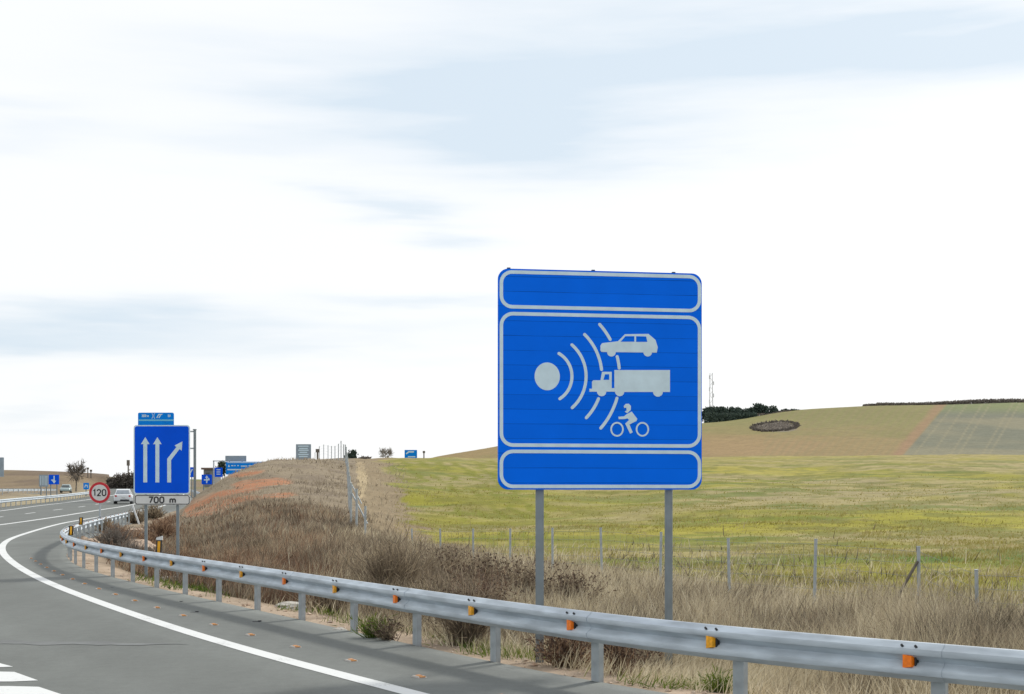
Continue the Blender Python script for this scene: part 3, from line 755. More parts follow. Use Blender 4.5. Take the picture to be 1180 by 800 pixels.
tzf = lambda p: 1.70+(p[1]-140)*.003
simple_rail('guardrail', PO, tzf, 4., 'barrier of the opposite carriageway seen from behind, dark posts in front of white rail', flip=1, post_front=True)
pb = np.array([(-35.9,152),(-40.2,168),(-44.6,184),(-50.5,205)]); simple_rail('guardrail', pb, zr_, 4, 'distant crash barrier at right of the motorway just beyond the lane sign', flip=1)

# ------------------------------------------------------------------ camera warning sign
def foot(px, Y):
    X = (px-CX)*Y/F; return Vector((X, Y, tz(X, Y)))
YL, YR = 15.5, 15.88
pl = Plane(575, 560, YL, 808.5, YR)
fl = foot(622, 15.6); fr_ = foot(770, 15.85)
root = empty('speed_camera_sign', (fl+fr_)/2, 'big blue speed camera warning sign with car, truck and motorcycle symbols on two grey posts', 'road sign')
x0 = pl.st(574, 560)[0]; x1 = pl.st(808.7, 560)[0]; zt = pl.st(575, 309.3)[1]; zb = pl.st(575, 564.3)[1]
mb = MB(); pl.poly(mb, rrect(x0, zb, x1, zt, .125, 9), 0, .035); pan = mb.build('panel', M['plank'], root)
# back ribs
mb = MB()
for f_ in (.12, .38, .62, .88):
    z = zb+(zt-zb)*f_; a, b = pl.P(x0+.1, z, -.055), pl.P(x1-.1, z, -.055); mb.box((a+b)/2, ((b-a).length, .03, .05), (pl.r, -pl.n, pl.u))
mb.build('back_brace', M['galv'], root)
def ly(y): return pl.st(577, y)[1]
sxl, sxr = pl.st(577.7, 450)[0], pl.st(806, 450)[0]
BW = .042
mb = MB()
for (ya, yb, r) in ((313.2, 353.3, .13), (361.3, 512.9, .14), (520.2, 560.6, .14)):
    pl.ribbon(mb, rrect(sxl, ly(yb), sxr, ly(ya), r, 8), BW, .003, .003, True)
mb.build('border', M['white_sheet'], root)
zx = lambda x, y: pl.st(600+x/5.3333, 360+y/5.3333)
def zp(pts): return [zx(*p) for p in pts]
pxm = (zx(100, 0)[0]-zx(0, 0)[0])/100          # metres per zoom pixel
mb = MB(); c = zx(163, 394); pl.disc(mb, c, 78*pxm, 84.5*pxm, .003, .003, 48)
mb.build('camera_lens_symbol', M['white_sheet'], root)
mb = MB()
def warc(rr, p0, p1):
    a0 = math.atan2(p0[1]-394, (p0[0]-163)*1.05); a1 = math.atan2(p1[1]-394, (p1[0]-163)*1.05)
    pts = [zx(163+rr*math.cos(a0+(a1-a0)*i/16), 394+1.05*rr*math.sin(a0+(a1-a0)*i/16)) for i in range(17)]
    pl.ribbon(mb, pts, 19*pxm, .003, .003)
    for e_ in (pts[0], pts[-1]): pl.disc(mb, e_, 9.5*pxm, 9.5*pxm, .0034, .003, 12)
warc(152,(235,253),(240,530)); warc(239,(315,200),(318,588)); warc(336,(393,136),(493,352)); warc(341,(475,530),(403,648))
warc(443,(485,75),(548,168)); warc(445,(594,272),(605,343)); warc(447,(592,528),(492,712))
mb.build('radar_wave_symbol', M['white_sheet'], root)
mb = MB()
pl.poly(mb, zp([(490,235),(490,205),(500,190),(598,178),(640,135),(785,133),(828,170),(842,215),(836,248),(497,244)]), .0045, .0045)
pl.disc(mb, zx(557,246), 27*pxm, 26*pxm, .0042, .004, 20); pl.disc(mb, zx(780,246), 27*pxm, 26*pxm, .0042, .004, 20)
o = mb.build('car_symbol', M['white_sheet'], root)
mb = MB(); pl.poly(mb, zp([(614,181),(643,147),(698,147),(698,181)]), .006, .003); pl.poly(mb, zp([(709,147),(770,149),(778,182),(709,182)]), .006, .003)
mb.build('window', M['plank'], o)
mb = MB()
pl.poly(mb, zp([(422,470),(438,470),(438,427),(446,418),(490,418),(500,366),(559,366),(559,488),(422,488)]), .0045, .0045)
pl.poly(mb, zp([(559.5,466),(575,466),(575,488),(559.5,488)]), .0045, .0045); pl.poly(mb, zp([(575.5,355),(917,355),(917,490),(575.5,490)]), .0045, .0045)
for wx, wr in ((497,29),(608,29),(843,32)): pl.disc(mb, zx(wx,487), wr*pxm, wr*pxm, .0042, .004, 20)
o = mb.build('truck_symbol', M['white_sheet'], root)
mb = MB(); pl.poly(mb, zp([(508,415),(518,381),(543,381),(543,415)]), .006, .003); mb.build('window', M['plank'], o)
mb = MB()
for wx in (592, 748): pl.ring(mb, zx(wx,719), 37*pxm, 40*pxm, 10*pxm, .003, .003, 30)
pl.poly(mb, zp([(633,578),(645,563),(664,562),(677,576),(676,600),(656,620),(639,612),(651,602),(649,586),(636,588)]), .0045, .0045)
pl.poly(mb, zp([(600,642),(634,640),(655,624),(682,610),(716,655),(711,668),(698,674),(668,690),(688,738),(672,746),(642,684),(667,662),(656,652),(640,656),(602,657)]), .0042, .004)
mb.build('motorcycle_symbol', M['white_sheet'], root)
mb = MB()
for x_, z_ in ((.12, zt-.004), (.46*x1, zt-.004), (.86*x1, zt-.004)): c = pl.P(x_, z_+.008, -.02); mb.box(c, (.04, .03, .02), (pl.r, -pl.n, pl.u))
mb.build('clip', M['dark'], root)
tp = pl.o.z+zt-.06
def pole_at(px, Y, w, top, round_=False, m='pole_grey', parent=root, name='post'):
    p = foot(px, Y); mb = MB()
    if round_: mb.tube((p.x, p.y, p.z-.4), (p.x, p.y, top), w/2, n=20)
    else:
        mb.box((p.x, p.y, (p.z-.4+top)/2), (w, .06, top-p.z+.4), (pl.r, -pl.n, pl.u)); mb.box((p.x-w*.52*pl.r.x, p.y-.034, (p.z-.4+top)/2), (.012, .012, top-p.z+.4), (pl.r, -pl.n, pl.u))
    return mb.build(name, M[m], parent, smooth=round_)
pole_at(622, 15.68, .088, tp); pole_at(770.5, 15.93, .098, tp, True)

# ------------------------------------------------------------------ lane sign with distance plate
def frontal(Y, px=0): return Plane(px, HY, Y, px+100, Y)
Y2 = 32.; p2 = frontal(Y2, 154); P2 = lambda x, y: p2.st(x, y)
f1, f2 = foot(168, Y2+.06), foot(205, Y2+.06)
root2 = empty('lane_sign', (f1+f2)/2, 'blue three lane arrow sign with a white 700 m plate below, on two thin posts', 'road sign')
a, b = P2(154, 569.6), P2(218.8, 490)
mb = MB(); p2.poly(mb, rrect(a[0], a[1], b[0], b[1], .07), 0, .03); mb.build('frame', M['white_sheet'], root2)
mb = MB(); p2.poly(mb, rrect(a[0]+.028, a[1]+.028, b[0]-.028, b[1]-.028, .055), .003, .003); mb.build('panel', M['blue2'], root2)
z1 = lambda x, y: p2.st(x/4.446, 460+y/4.446)
mb = MB()
for cx in (744.5, 806.5): p2.poly(mb, [z1(*q) for q in ((cx-10,427),(cx-10,231),(cx-22,231),(cx,195),(cx+22,231),(cx+10,231),(cx+10,427))], .007, .004)
mb.build('straight_arrow', M['white_sheet'], root2)
mb = MB(); p2.poly(mb, [z1(*q) for q in ((857,427),(857,306),(904,246),(895,238),(935,217),(931,264),(920,256),(877,313),(877,427))], .007, .004); mb.build('bent_arrow', M['white_sheet'], root2)
a, b = P2(155, 581.9), P2(219, 570.2)
mb = MB(); p2.poly(mb, rrect(a[0], a[1], b[0], b[1], .07), 0, .025); o = mb.build('distance_plate', M['white_plate'], root2)
mb = MB(); p2.ribbon(mb, rrect(a[0]+.018, a[1]+.018, b[0]-.018, b[1]-.018, .055), .018, .003, .003, True); mb.build('border', M['black_ink'], o)
mb = MB(); text(p2, mb, '700 m', (a[0]+b[0])/2, a[1]+.042, .16, .006, .003, .21, 1.2); mb.build('lettering', M['black_ink'], o)
for px in (168.3, 204.9):
    p = foot(px, Y2+.07); mb = MB(); mb.box((p.x, p.y, (p.z-.3+3.5)/2), (.068, .05, 3.8-p.z)); mb.build('post', M['pole_grey'], root2)

# ------------------------------------------------------------------ 120 sign
Y3 = 60.; p3 = frontal(Y3, 103); c = p3.st(114.8, 567.8)
ft = foot(115.2, Y3+.06); r3 = empty('speed_limit_sign', ft, 'round white 120 speed limit sign with red ring on a thin post', 'road sign')
rad = 12.1*Y3/F
mb = MB(); p3.disc(mb, c, rad, rad, 0, .03, 48); mb.build('red_disc', M['red_ink'], r3)
mb = MB(); p3.disc(mb, c, rad*.76, rad*.76, .003, .003, 48); mb.build('white_face', M['white_plate'], r3)
mb = MB(); text(p3, mb, '120', c[0], c[1]-.16, .32, .006, .003, .18, 1.03); mb.build('lettering', M['black_ink'], r3)
mb = MB(); mb.box((ft.x, ft.y, (ft.z-.3+2.2)/2), (.08, .05, 2.5-ft.z)); mb.build('post', M['galv'], r3)

# ------------------------------------------------------------------ delineators
def delineator(px, py_top, Y, label, h=1.02, w=.14, zbase=None):
    X = (px-CX)*Y/F; top = EYE-(py_top-HY)*Y/F; zb = tz(X, Y) if zbase is None else zbase
    r = empty('delineator_post', (X, Y, zb), label, 'delineator', 'roadside delineators')
    lean = .12
    def seg(z0, z1, m, name, gw=w, th=.05, sl=.0, par=r):
        mb = MB(); x0_, x1_ = X+(z0-zb)*lean*.4, X+(z1-zb)*lean*.4
        vs = [(x0_-gw/2, Y-th/2, z0), (x0_+gw/2, Y-th/2, z0), (x0_+gw/2, Y+th/2, z0), (x0_-gw/2, Y+th/2, z0), (x1_-gw/2, Y-th/2, z1-sl), (x1_+gw/2, Y-th/2, z1), (x1_+gw/2, Y+th/2, z1), (x1_-gw/2, Y+th/2, z1-sl)]
        mb.add(vs, [(0,1,5,4),(1,2,6,5),(2,3,7,6),(3,0,4,7),(4,5,6,7),(0,3,2,1)]); return mb.build(name, M[m], par)
    if h < .5:
        seg(zb, top-.30, 'white_paint', 'bracket'); seg(top-.30, top, 'dark', 'black_band'); seg(top-.28, top-.02, 'yellow', 'yellow_reflector', w*.45, .056)
    else:
        seg(zb, top-.48, 'white_paint', 'base'); seg(top-.48, top-.11, 'dark', 'black_band'); seg(top-.45, top-.14, 'yellow', 'yellow_reflector', w*.5, .057); seg(top-.11, top, 'white_paint', 'cap', w*1.15, .055, .05)
delineator(181.5, 617.5, 33.5, 'white topped delineator with yellow reflector standing beside the lane sign posts')
p = on_road(82, 612, .72); delineator(82, 606, float(p[1]), 'small black and yellow marker on the leftmost bend of the barrier', .3, .14, zr_(p)+.70)
p = on_road(93.3, 602, .72); delineator(93.3, 596.3, float(p[1]), 'small yellow marker on the barrier just left of the 120 sign', .3, .14, zr_(p)+.70)

# ------------------------------------------------------------------ overhead sign on cantilever mast
Yg = 150.; zg = lambda y: EYE-(y-HY)*Yg/F; xg = lambda x: (x-CX)*Yg/F
ftg = foot(224.5, Yg); rg = empty('cantilever_gantry', ftg, 'tall grey cantilever mast behind the lane sign carrying a bright blue direction panel', 'gantry')
mb = MB(); mb.tube((xg(224.5), Yg, ftg.z-.5), (xg(224.5), Yg, zg(495.5)), .16, n=12); mb.build('mast', M['pole_grey'], rg, smooth=True)
mb = MB(); mb.box((xg(224.4), Yg, zg(495.2)), (.36, .36, .12)); mb.build('mast_cap', M['pole_grey'], rg)
for y in (497.3, 516.8):
    mb = MB(); mb.tube((xg(224), Yg, zg(y)), (xg(163), Yg, zg(y)), .085, n=8); mb.build('beam', M['galv'], rg)
p4 = frontal(Yg-.25, 159); Q = lambda x, y: p4.st(x, y); a, b = Q(159, 536), Q(200.3, 475.6)
mb = MB(); p4.poly(mb, rrect(a[0], a[1], b[0], b[1], .18), 0, .08); pp = mb.build('panel', M['blue_far'], rg)
z6 = lambda x, y: Q(140+x/11.43, 465+y/11.43)
mb = MB(); p4.ribbon(mb, [z6(222,221), z6(688,221)], .17, .01, .01); mb.build('divider_line', M['cyan_line'], pp)
mb = MB()
g0, g1 = z6(245,180), z6(380,180); text(p4, mb, '2000 m', (g0[0]+g1[0])/2, g0[1], .30, .012, .012, .17, .62)
g0, g1 = z6(595,180), z6(662,180); text(p4, mb, '104', (g0[0]+g1[0])/2, g0[1], .30, .012, .012, .17, .62)
for sgn, cx_ in ((1, 405), (-1, 435)):
    p4.ribbon(mb, [z6(cx_-sgn*6, 128), z6(cx_+sgn*8, 150), z6(cx_+sgn*8, 180), z6(cx_-sgn*6, 202)], .05, .012, .012)
for d_ in (0, 28): p4.ribbon(mb, [z6(465+d_, 192), z6(490+d_, 145), z6(510+d_, 142)], .11, .012, .012)
mb.build('lettering', M['white_sheet'], pp)

# ------------------------------------------------------------------ distant panels
def far_sign(px0, px1, py0, py1, Y, m, label, name='direction_sign', draw=None, posts=2, cat='road sign', base=None, rx=.05, group=None):
    P = frontal(Y, px0); a, b = P.st(px0, py1), P.st(px1, py0); cx = (px0+px1)/2
    ft = foot(cx, Y); r = empty(name, ft, label, cat, group)
    mb = MB(); P.poly(mb, rrect(a[0], a[1], b[0], b[1], rx*(b[1]-a[1])), 0, .06); mb.build('panel', M[m], r)
    if draw:
        mb = MB(); draw(P, mb); mb.build('symbol', M['white_sheet'], r)
    for k in range(posts):
        px = cx if posts == 1 else px0+(px1-px0)*(.2 if k == 0 else .8)
        f = foot(px, Y+.1); top = P.P(0, b[1]).z-.1; mb = MB(); mb.box((f.x, Y+.1, (f.z-.5+top)/2), (.13, .1, top-f.z+.5)); mb.build('post', M['pole_grey'], r)
    return r, P
def arrow_down(x0, x1, y0, y1):
    def f(P, mb):
        cx = (x0+x1)/2+.3; w = (x1-x0)
        P.ribbon(mb, [P.st(cx, y0+1.2), P.st(cx, y1-3.2)], w*.11*P.o.y/F, .01, .01)
        P.poly(mb, [P.st(cx-w*.2, y1-4.2), P.st(cx+w*.2, y1-4.2), P.st(cx, y1-1.0)], .011, .011)
        P.ribbon(mb, [P.st(cx, y1-5), P.st(cx-w*.28, y0+w*.52)], w*.09*P.o.y/F, .0105, .01)
    return f
def cross_arrow(x0, x1, y0, y1):
    def f(P, mb):
        cx, cy, w = (x0+x1)/2, (y0+y1)/2, x1-x0
        P.ribbon(mb, [P.st(cx, y0+1.6), P.st(cx, y1-1.4)], w*.12*P.o.y/F, .01, .01)
        P.poly(mb, [P.st(cx-w*.16, y0+3.6), P.st(cx+w*.16, y0+3.6), P.st(cx, y0+1.0)], .0105, .01)
        P.ribbon(mb, [P.st(cx-w*.28, cy+.6), P.st(cx+w*.28, cy+.2)], w*.12*P.o.y/F, .011, .01)
        P.ribbon(mb, [P.st(cx, cy+2), P.st(cx+w*.22, cy-1.5)], w*.1*P.o.y/F, .0115, .01)
    return f
def up_right(x0, x1, y0, y1):
    def f(P, mb):
        w = x1-x0
        for k in (.3, .55): P.ribbon(mb, [P.st(x0+w*k, y0+2.5), P.st(x0+w*k, y1-2)], w*.1*P.o.y/F, .01, .01)
        P.ribbon(mb, [P.st(x0+w*.62, y1-2), P.st(x0+w*.64, y1-5), P.st(x0+w*.86, y0+2.2)], w*.12*P.o.y/F, .0105, .01)
    return f
far_sign(212, 223.3, 538.5, 550, 175, 'blue2', 'small blue lane arrow sign half hidden behind the lane sign and the mast', draw=up_right(212,223.3,538.5,550))
far_sign(232.3, 244.2, 547, 558.2, 155, 'blue2', 'small blue exit arrow sign at the foot of the orange mound', draw=cross_arrow(232.3,244.2,547,558.2), posts=2)
r_, P_ = far_sign(247.3, 256.4, 539, 549.8, 240, 'blue2', 'small square blue sign hung under the distant portal frame', name='portal_sign', posts=0,
         draw=lambda P, mb: [P.ribbon(mb, [P.st(249.5, y), P.st(254, y)], .16, .01, .01) for y in (541.5, 544, 546.5)])
mb = MB(); xp = lambda x: (x-CX)*240.5/F; zp_ = lambda y: EYE-(y-HY)*240.5/F
mb.box((xp(246.3), 240.5, (zp_(531)+0)/2), (.2, .2, zp_(531))); mb.box((xp(254.5), 240.5, zp_(531.3)), (2.9, .2, .16)); mb.build('portal_frame', M['galv'], r_)
def big_panel(P, mb):
    P.ribbon(mb, [P.st(262, 541.3), P.st(320, 541.3)], .22, .011, .01)
    P.ribbon(mb, [P.st(262, 533.2), P.st(320, 533.2)], .12, .011, .01)
    P.poly(mb, [P.st(262.5, 538.2), P.st(265, 538.2), P.st(263.8, 535.5)], .011, .01)
    for x0_, x1_, y in ((266.5,269,536.7),(270,271.5,536.7),(273.5,275.2,536.7),(277.5,285,537.2),(286.5,290,536.8)): P.ribbon(mb, [P.st(x0_, y), P.st(x1_, y)], .17, .011, .01)
far_sign(260.3, 318, 532.2, 547, 235, 'blue_far', 'wide bright blue direction panel rising behind the mound crest', draw=big_panel, posts=3)
far_sign(259.6, 283.8, 525.3, 531.9, 236, 'back', 'plain grey panel standing just above the wide blue direction panel', posts=2)
def board_lines(P, mb):
    for y, w in ((514.3,12),(517,10),(519,12),(521.4,9),(523.8,12),(526.2,10)):
        P.ribbon(mb, [P.st(349.6-w/2, y), P.st(349.6+w/2, y)], .14, .01, .01)
far_sign(341, 358.4, 512, 531.2, 160, 'back', 'grey information board with pale lines of print on the mound crest', name='information_board', draw=board_lines, rx=.02, cat='billboard')
far_sign(466.2, 480.6, 518.6, 530, 240, 'blue_far', 'small blue and white billboard on the field skyline left of the big sign', name='billboard', rx=.02, cat='billboard',
         draw=lambda P, mb: [P.ribbon(mb, [P.st(468, 523.2), P.st(471, 520.8), P.st(477, 520.8)], .25, .01, .01), P.ribbon(mb, [P.st(470, 526.5), P.st(478.5, 526.5)], .2, .01, .01)])
far_sign(45, 55.6, 547.2, 561, 170, 'back', 'ribbed grey back of a road sign beside the small blue arrow sign at left', name='sign_back', rx=.02,
         draw=lambda P, mb: [P.ribbon(mb, [P.st(x, 548.5), P.st(x, 559.5)], .09, .01, .01) for x in (47, 49.5, 52, 54)])
far_sign(56.1, 68, 547.2, 558.3, 168, 'blue2', 'small blue sign with white down arrow on the left verge, left of the bare tree', draw=arrow_down(56.1,68,547.2,558.3), rx=.02)
far_sign(96, 102.4, 556.5, 564, 190, 'blue_far', 'tiny light blue sign just left of the 120 sign', draw=lambda P, mb: P.ribbon(mb, [P.st(97.6, 562), P.st(98.4, 559), P.st(100.4, 559.4), P.st(100.8, 562)], .12, .01, .01), posts=1)
far_sign(-26, 4.3, 527.2, 549.5, 130, 'back', 'blue grey panel cut off by the left edge of the view', rx=.02)
# small poles on skylines
for px, pt, pb_, Y, lab in ((101.2, 540, 551, 330, 'thin dark pole on the left skyline above the tiny light blue sign'), (104.8, 542.5, 551, 331, 'shorter thin dark pole on the left skyline above the 120 sign'),
                       (366, 519.5, 531, 190, 'dark slatted marker post on the mound crest right of the information board'), (488.5, 521, 530, 300, 'dark pole beside the track right of the small billboard')):
    f = foot(px, Y); mb = MB(); top = EYE-(pt-HY)*Y/F; mb.tube((f.x, Y, f.z-.5), (f.x, Y, top), .14, n=6); mb.box((f.x, Y, top), (.55, .2, .5)); tag(mb.build('marker_pole', M['bark']), lab, 'pole')

# ------------------------------------------------------------------ fences
def fence_post(h, r=.032):
    mb = MB(); mb.tube((0,0,-.25), (0,0,h), r, n=8); mb.tube((0,0,h), (0,0,h+.02), r*1.15, n=8); return mb
FH = 1.5
k_ = np.arange(-2, 12); inv = .001647-.000108*k_; Yk = 25500*inv; Xk = 16.94-.433*Yk
pts = [(x, y) for x, y in zip(Xk, Yk) if y < 53 and y > 22]+[(7.62, 21.3), (8.9, 18.9), (10.3, 16.2), (11.8, 13.4), (13.3, 10.6)]
rf = empty('wire_fence', foot(842, 28.2), 'low wire fence on grey metal posts between the dry verge and the yellow green field', 'fence', 'wire fences')
proto = None; tops = []
for i, (x, y) in enumerate(pts):
    top = 1.05 if y < 60 else 1.2
    px = CX+F*x/y
    if px > 1075: top = .78
    top += {0:0,1:-.05,2:.03}[i%3]; top = min(top, EYE-(610-HY)*y/F) if px < 600 else top
    tops.append((x, y, top))
    if proto is None:
        proto = fence_post(FH).build('post', M['post'], rf, loc=(0,0,0)); c_o = proto
    else: c_o = proto.copy(); COL.objects.link(c_o); c_o.parent = rf
    c_o.location = Vector((x, y, top-FH))-world_loc(rf); c_o.rotation_euler = (R(random.uniform(-1.5,1.5)), R(random.uniform(-1.5,1.5)), 0)
    if 1000 < px < 1075:
        mb = MB(); mb.tube((x-.50, y+.1, top-1.15), (x-.03, y-.04, top-.24), .028, n=6); mb.build('brace', M['bark'], rf)
mb = MB()
for (a, b) in zip(tops[:-1], tops[1:]):
    for dz in (.08, .3, .52, .74, .96): mb.tube((a[0], a[1], a[2]-dz), (b[0], b[1], b[2]-dz), .0035, n=3, caps=False)
    nst = 9
    for j in range(1, nst):
        t_ = j/nst; x, y, z = (a[i]+(b[i]-a[i])*t_ for i in range(3)); mb.tube((x, y, z-.08), (x, y, z-.96), .0028, n=3, caps=False)
mb.build('wire', M['wire'], rf)
rf2 = empty('wire_fence', foot(404, 54), 'wire fence of tall grey posts climbing straight up the dry mound to its crest', 'fence', 'wire fences')
tops = []
seq = [(411,54),(404.5,57),(403,62),(402.5,67),(402,73),(401.5,80),(401,88),(400.5,97),(400,107),(399,118),(398,128),(396,139),(393,148),(390,156),(386,165),(382,174),(378,183),(373,192),(368,202),(363,212)]
for i, (px, Y) in enumerate(seq):
    f = foot(px, Y); h = 1.75 if Y < 140 else 2.2; c_o = proto.copy() ; c_o.data = proto.data.copy() if i == 0 else fm
    if i == 0:
        fm = fence_post(1.75, .05).build('post', M['post'], rf2, loc=(0,0,0)); bpy.data.objects.remove(c_o); c_o = fm; fm = c_o.data
    else: c_o.data = fm; COL.objects.link(c_o); c_o.parent = rf2
    c_o.location = f-world_loc(rf2); c_o.scale = (1, 1, h/1.75); c_o.rotation_euler = (0,0,0)
    tops.append((f.x, f.y, f.z+h))
    if i in (1, 4): mb = MB(); mb.tube((f.x+.75, Y-.3, f.z), (f.x+.05, Y-.05, f.z+h*.75), .035, n=6); mb.build('brace', M['post'], rf2)
mb = MB()
for (a, b) in zip(tops[:-1], tops[1:]):
    for dz in (.1, .5, .9, 1.3): mb.tube((a[0], a[1], a[2]-dz), (b[0], b[1], b[2]-dz), .006, n=3, caps=False)
mb.build('wire', M['wire'], rf2)
f = foot(420.5, 49.5); mb = MB(); mb.tube((f.x, f.y, f.z-.2), (f.x+.02, f.y, f.z+1.35), .045, n=8); tag(mb.build('fence_stake', M['post']), 'lone grey stake in dry grass just right of the climbing fence', 'stake')

# ------------------------------------------------------------------ strips: grass, weeds, shrubs
def strips(start, dirn, length, width, bend, rnd, m, name, parent=None, loc=(0,0,0), kind=None, label=None, cat=None, group=None, face=None):
    """every strip is a tapered curved blade: start point, unit direction, length, width, downward/sideways bend vector"""
    n = len(start)
    if face is None:
        a = rng.normal(size=(n,3)); a[:,2] *= .3
    else: a = face
    w = np.cross(dirn, a); w /= np.linalg.norm(w, axis=1)[:,None]+1e-9; w *= width[:,None]*.5
    p0 = start; p1 = start+dirn*(length*.5)[:,None]+bend*.25; p2 = start+dirn*length[:,None]+bend
    V = np.stack([p0-w, p0+w, p1-w*.8, p1+w*.8, p2], 1).reshape(-1, 3)
    b = (np.arange(n)*5)[:,None]
    Q4 = (b+np.array([0,1,3,2])); Q3 = (b+np.array([2,3,4]))
    loops = np.concatenate([Q4, Q3], 1).ravel(); tot = np.tile([4,3], n)
    o = np_mesh(name, V, loops, tot, m, False, loc, parent)
    at = o.data.attributes.new('rnd', 'FLOAT', 'POINT'); at.data.foreach_set('value', np.repeat(rnd, 5).astype(np.float32))
    tag(o, label, cat, group, kind); return o
def unit(v): return v/(np.linalg.norm(v, axis=1)[:,None]+1e-9)

M['g_tan'] = strip_mat('dry_grass_blades', [(0,(.075,.064,.046)),(.25,(.23,.195,.14)),(.52,(.46,.395,.28)),(.8,(.60,.525,.36)),(1,(.72,.655,.49))])
M['g_brown'] = strip_mat('brown_weed_stems', [(0,(.075,.058,.042)),(.4,(.175,.14,.10)),(.75,(.30,.245,.17)),(1,(.46,.375,.26))])
M['g_mound'] = strip_mat('bleached_mound_blades', [(0,(.10,.082,.062)),(.3,(.21,.172,.128)),(.65,(.34,.285,.205)),(1,(.52,.45,.34))])
M['g_red'] = strip_mat('rusty_weed_stems', [(0,(.075,.045,.032)),(.4,(.17,.105,.07)),(.75,(.34,.225,.145)),(1,(.48,.35,.23))])
M['g_green'] = strip_mat('fresh_green_leaves', [(0,(.03,.06,.012)),(.5,(.10,.16,.02)),(1,(.24,.27,.06))])
M['g_field'] = strip_mat('field_grass_blades', [(0,(.22,.20,.04)),(.5,(.33,.29,.085)),(1,(.46,.38,.20))])
M['g_dark'] = strip_mat('dark_evergreen_leaves', [(0,(.030,.048,.040)),(.6,(.06,.088,.070)),(1,(.10,.13,.095))], trans=.1)  # far trees only: leaf colours lightened to stand in for haze
M['g_scrub'] = strip_mat('bare_twigs', [(0,(.085,.075,.066)),(.6,(.17,.15,.13)),(1,(.27,.24,.21))])
M['g_twig_far'] = strip_mat('pale_bare_twigs', [(0,(.20,.19,.175)),(.6,(.30,.285,.26)),(1,(.40,.38,.35))])
M['g_seed'] = strip_mat('dark_seed_heads', [(0,(.045,.032,.028)),(.6,(.11,.075,.055)),(1,(.20,.14,.10))])

def scatter(n, ylo, yhi, plo, phi, dmin=.35, dens=None):
    Y = np.exp(rng.uniform(np.log(ylo), np.log(yhi), n)); px = rng.uniform(plo, phi, n); X = (px-CX)*Y/F
    z, de, dl = terrain(X, Y, True); keep = de > dmin
    if dens is not None: keep &= rng.random(n) < dens(X, Y, px, de)
    return X[keep], Y[keep], z[keep], de[keep], px[keep]
def soil_bare(px, Y, z):
    py = HY-F*(z-EYE)/Y; o_ = np.zeros(len(px))
    for (a, b, c, d, g) in [(250,579,52,8,5), (300,557,34,5.5,4), (268,568,44,4.5,10), (225,590,30,5,2)]:
        x, y = px-a, py-b; cc, ss = math.cos(R(g)), math.sin(R(g)); o_ = np.maximum(o_, 1-sstep(.6, 1.2, ((x*cc-y*ss)/c)**2+((x*ss+y*cc)/d)**2))
    return o_*(Y > 45)
def grass(n, ylo, yhi, plo, phi, hfun, m, name, lean=.35, wmin=.0045, wk=.0005, dens=None, dmin=.35, rb=None, bendk=.35, kind='stuff', label=None, cat=None, wind=(.12,.0)):
    X, Y, z, de, px = scatter(n, ylo, yhi, plo, phi, dmin, dens)
    kp = rng.random(len(X)) > soil_bare(px, Y, z)*.72; X, Y, z, de, px = X[kp], Y[kp], z[kp], de[kp], px[kp]; k = len(X)
    h = hfun(X, Y, px, de)*rng.uniform(.55, 1.15, k)
    cl = fbm(X*1.3, Y*1.3, 101)
    h *= .6+.9*cl
    ang = rng.uniform(0, 2*math.pi, k); la = np.abs(rng.normal(0, lean, k))*np.where(rng.random(k) < .18, 2.6, 1)
    # clump-wise lean
    ca_ = (fbm(X*.8, Y*.8, 102)-.5)*3; cb_ = (fbm(X*.8+7, Y*.8, 103)-.5)*1.5
    D = unit(np.stack([np.cos(ang)*la+ca_*.35+wind[0], np.sin(ang)*la+cb_*.3+wind[1], np.ones(k)], 1))
    b = np.stack([np.cos(ang), np.sin(ang), -.6*np.ones(k)], 1)*(h*bendk*rng.random(k))[:,None]
    w = np.maximum(wmin, Y*wk)*rng.uniform(.6, 1.5, k)
    r = np.clip(rng.normal(.5, .22, k)+(fbm(X*.9, Y*.9, 104)-.5)*1.3+(0 if rb is None else rb(X, Y, px, de)), 0, 1)
    return strips(np.stack([X, Y, z-.02], 1), D, h, w, b, r, M[m], name, kind=kind, label=label, cat=cat)

fside = lambda X, Y: X-(16.94-.433*Y)
# tall dry grass between barrier and fence, on the right
def h1(X, Y, px, de):
    h = .30+.42*sstep(.9, 3.2, de)
    h = np.where(px < 560, h*.85, h); h *= np.where(fside(X, Y) > 0, .45, 1)
    h *= 1+.25*sstep(900, 1100, px)
    return h
def d1(X, Y, px, de):
    d = .25+.75*sstep(.5, 1.6, de); d *= np.where(fside(X, Y) > .5, np.exp(-(fside(X, Y)-.5)/3.5), 1)
    d *= sstep(330, 560, px+ (fbm(X*.3, Y*.3, 5)-.5)*200)*.9+.1
    d *= .35+.65*sstep(.34, .5, fbm(X*.9, Y*.9, 77))
    return d
grass(330000, 9.5, 52, 300, 1750, h1, 'g_tan', 'dry_grass', dens=d1, label='tall dry straw grass between barrier and fence', rb=lambda X, Y, px, de: .05+.12*(1-sstep(.5, 2, de))-.12*sstep(3, 7, de)*(px > 700))
grass(9500, 10, 40, 380, 1750, lambda X, Y, px, de: .55+.25*sstep(.9, 3, de), 'g_tan', 'tall_straw', dens=lambda X, Y, px, de: np.where(fside(X, Y) > 0, .15, 1)*sstep(.8, 1.6, de)*(px > 560-150*rng.random(len(px))), lean=.4, wmin=.006, wk=.0005, label='long pale leaning straw stalks over the dry grass', rb=lambda X, Y, px, de: .35+0*X)
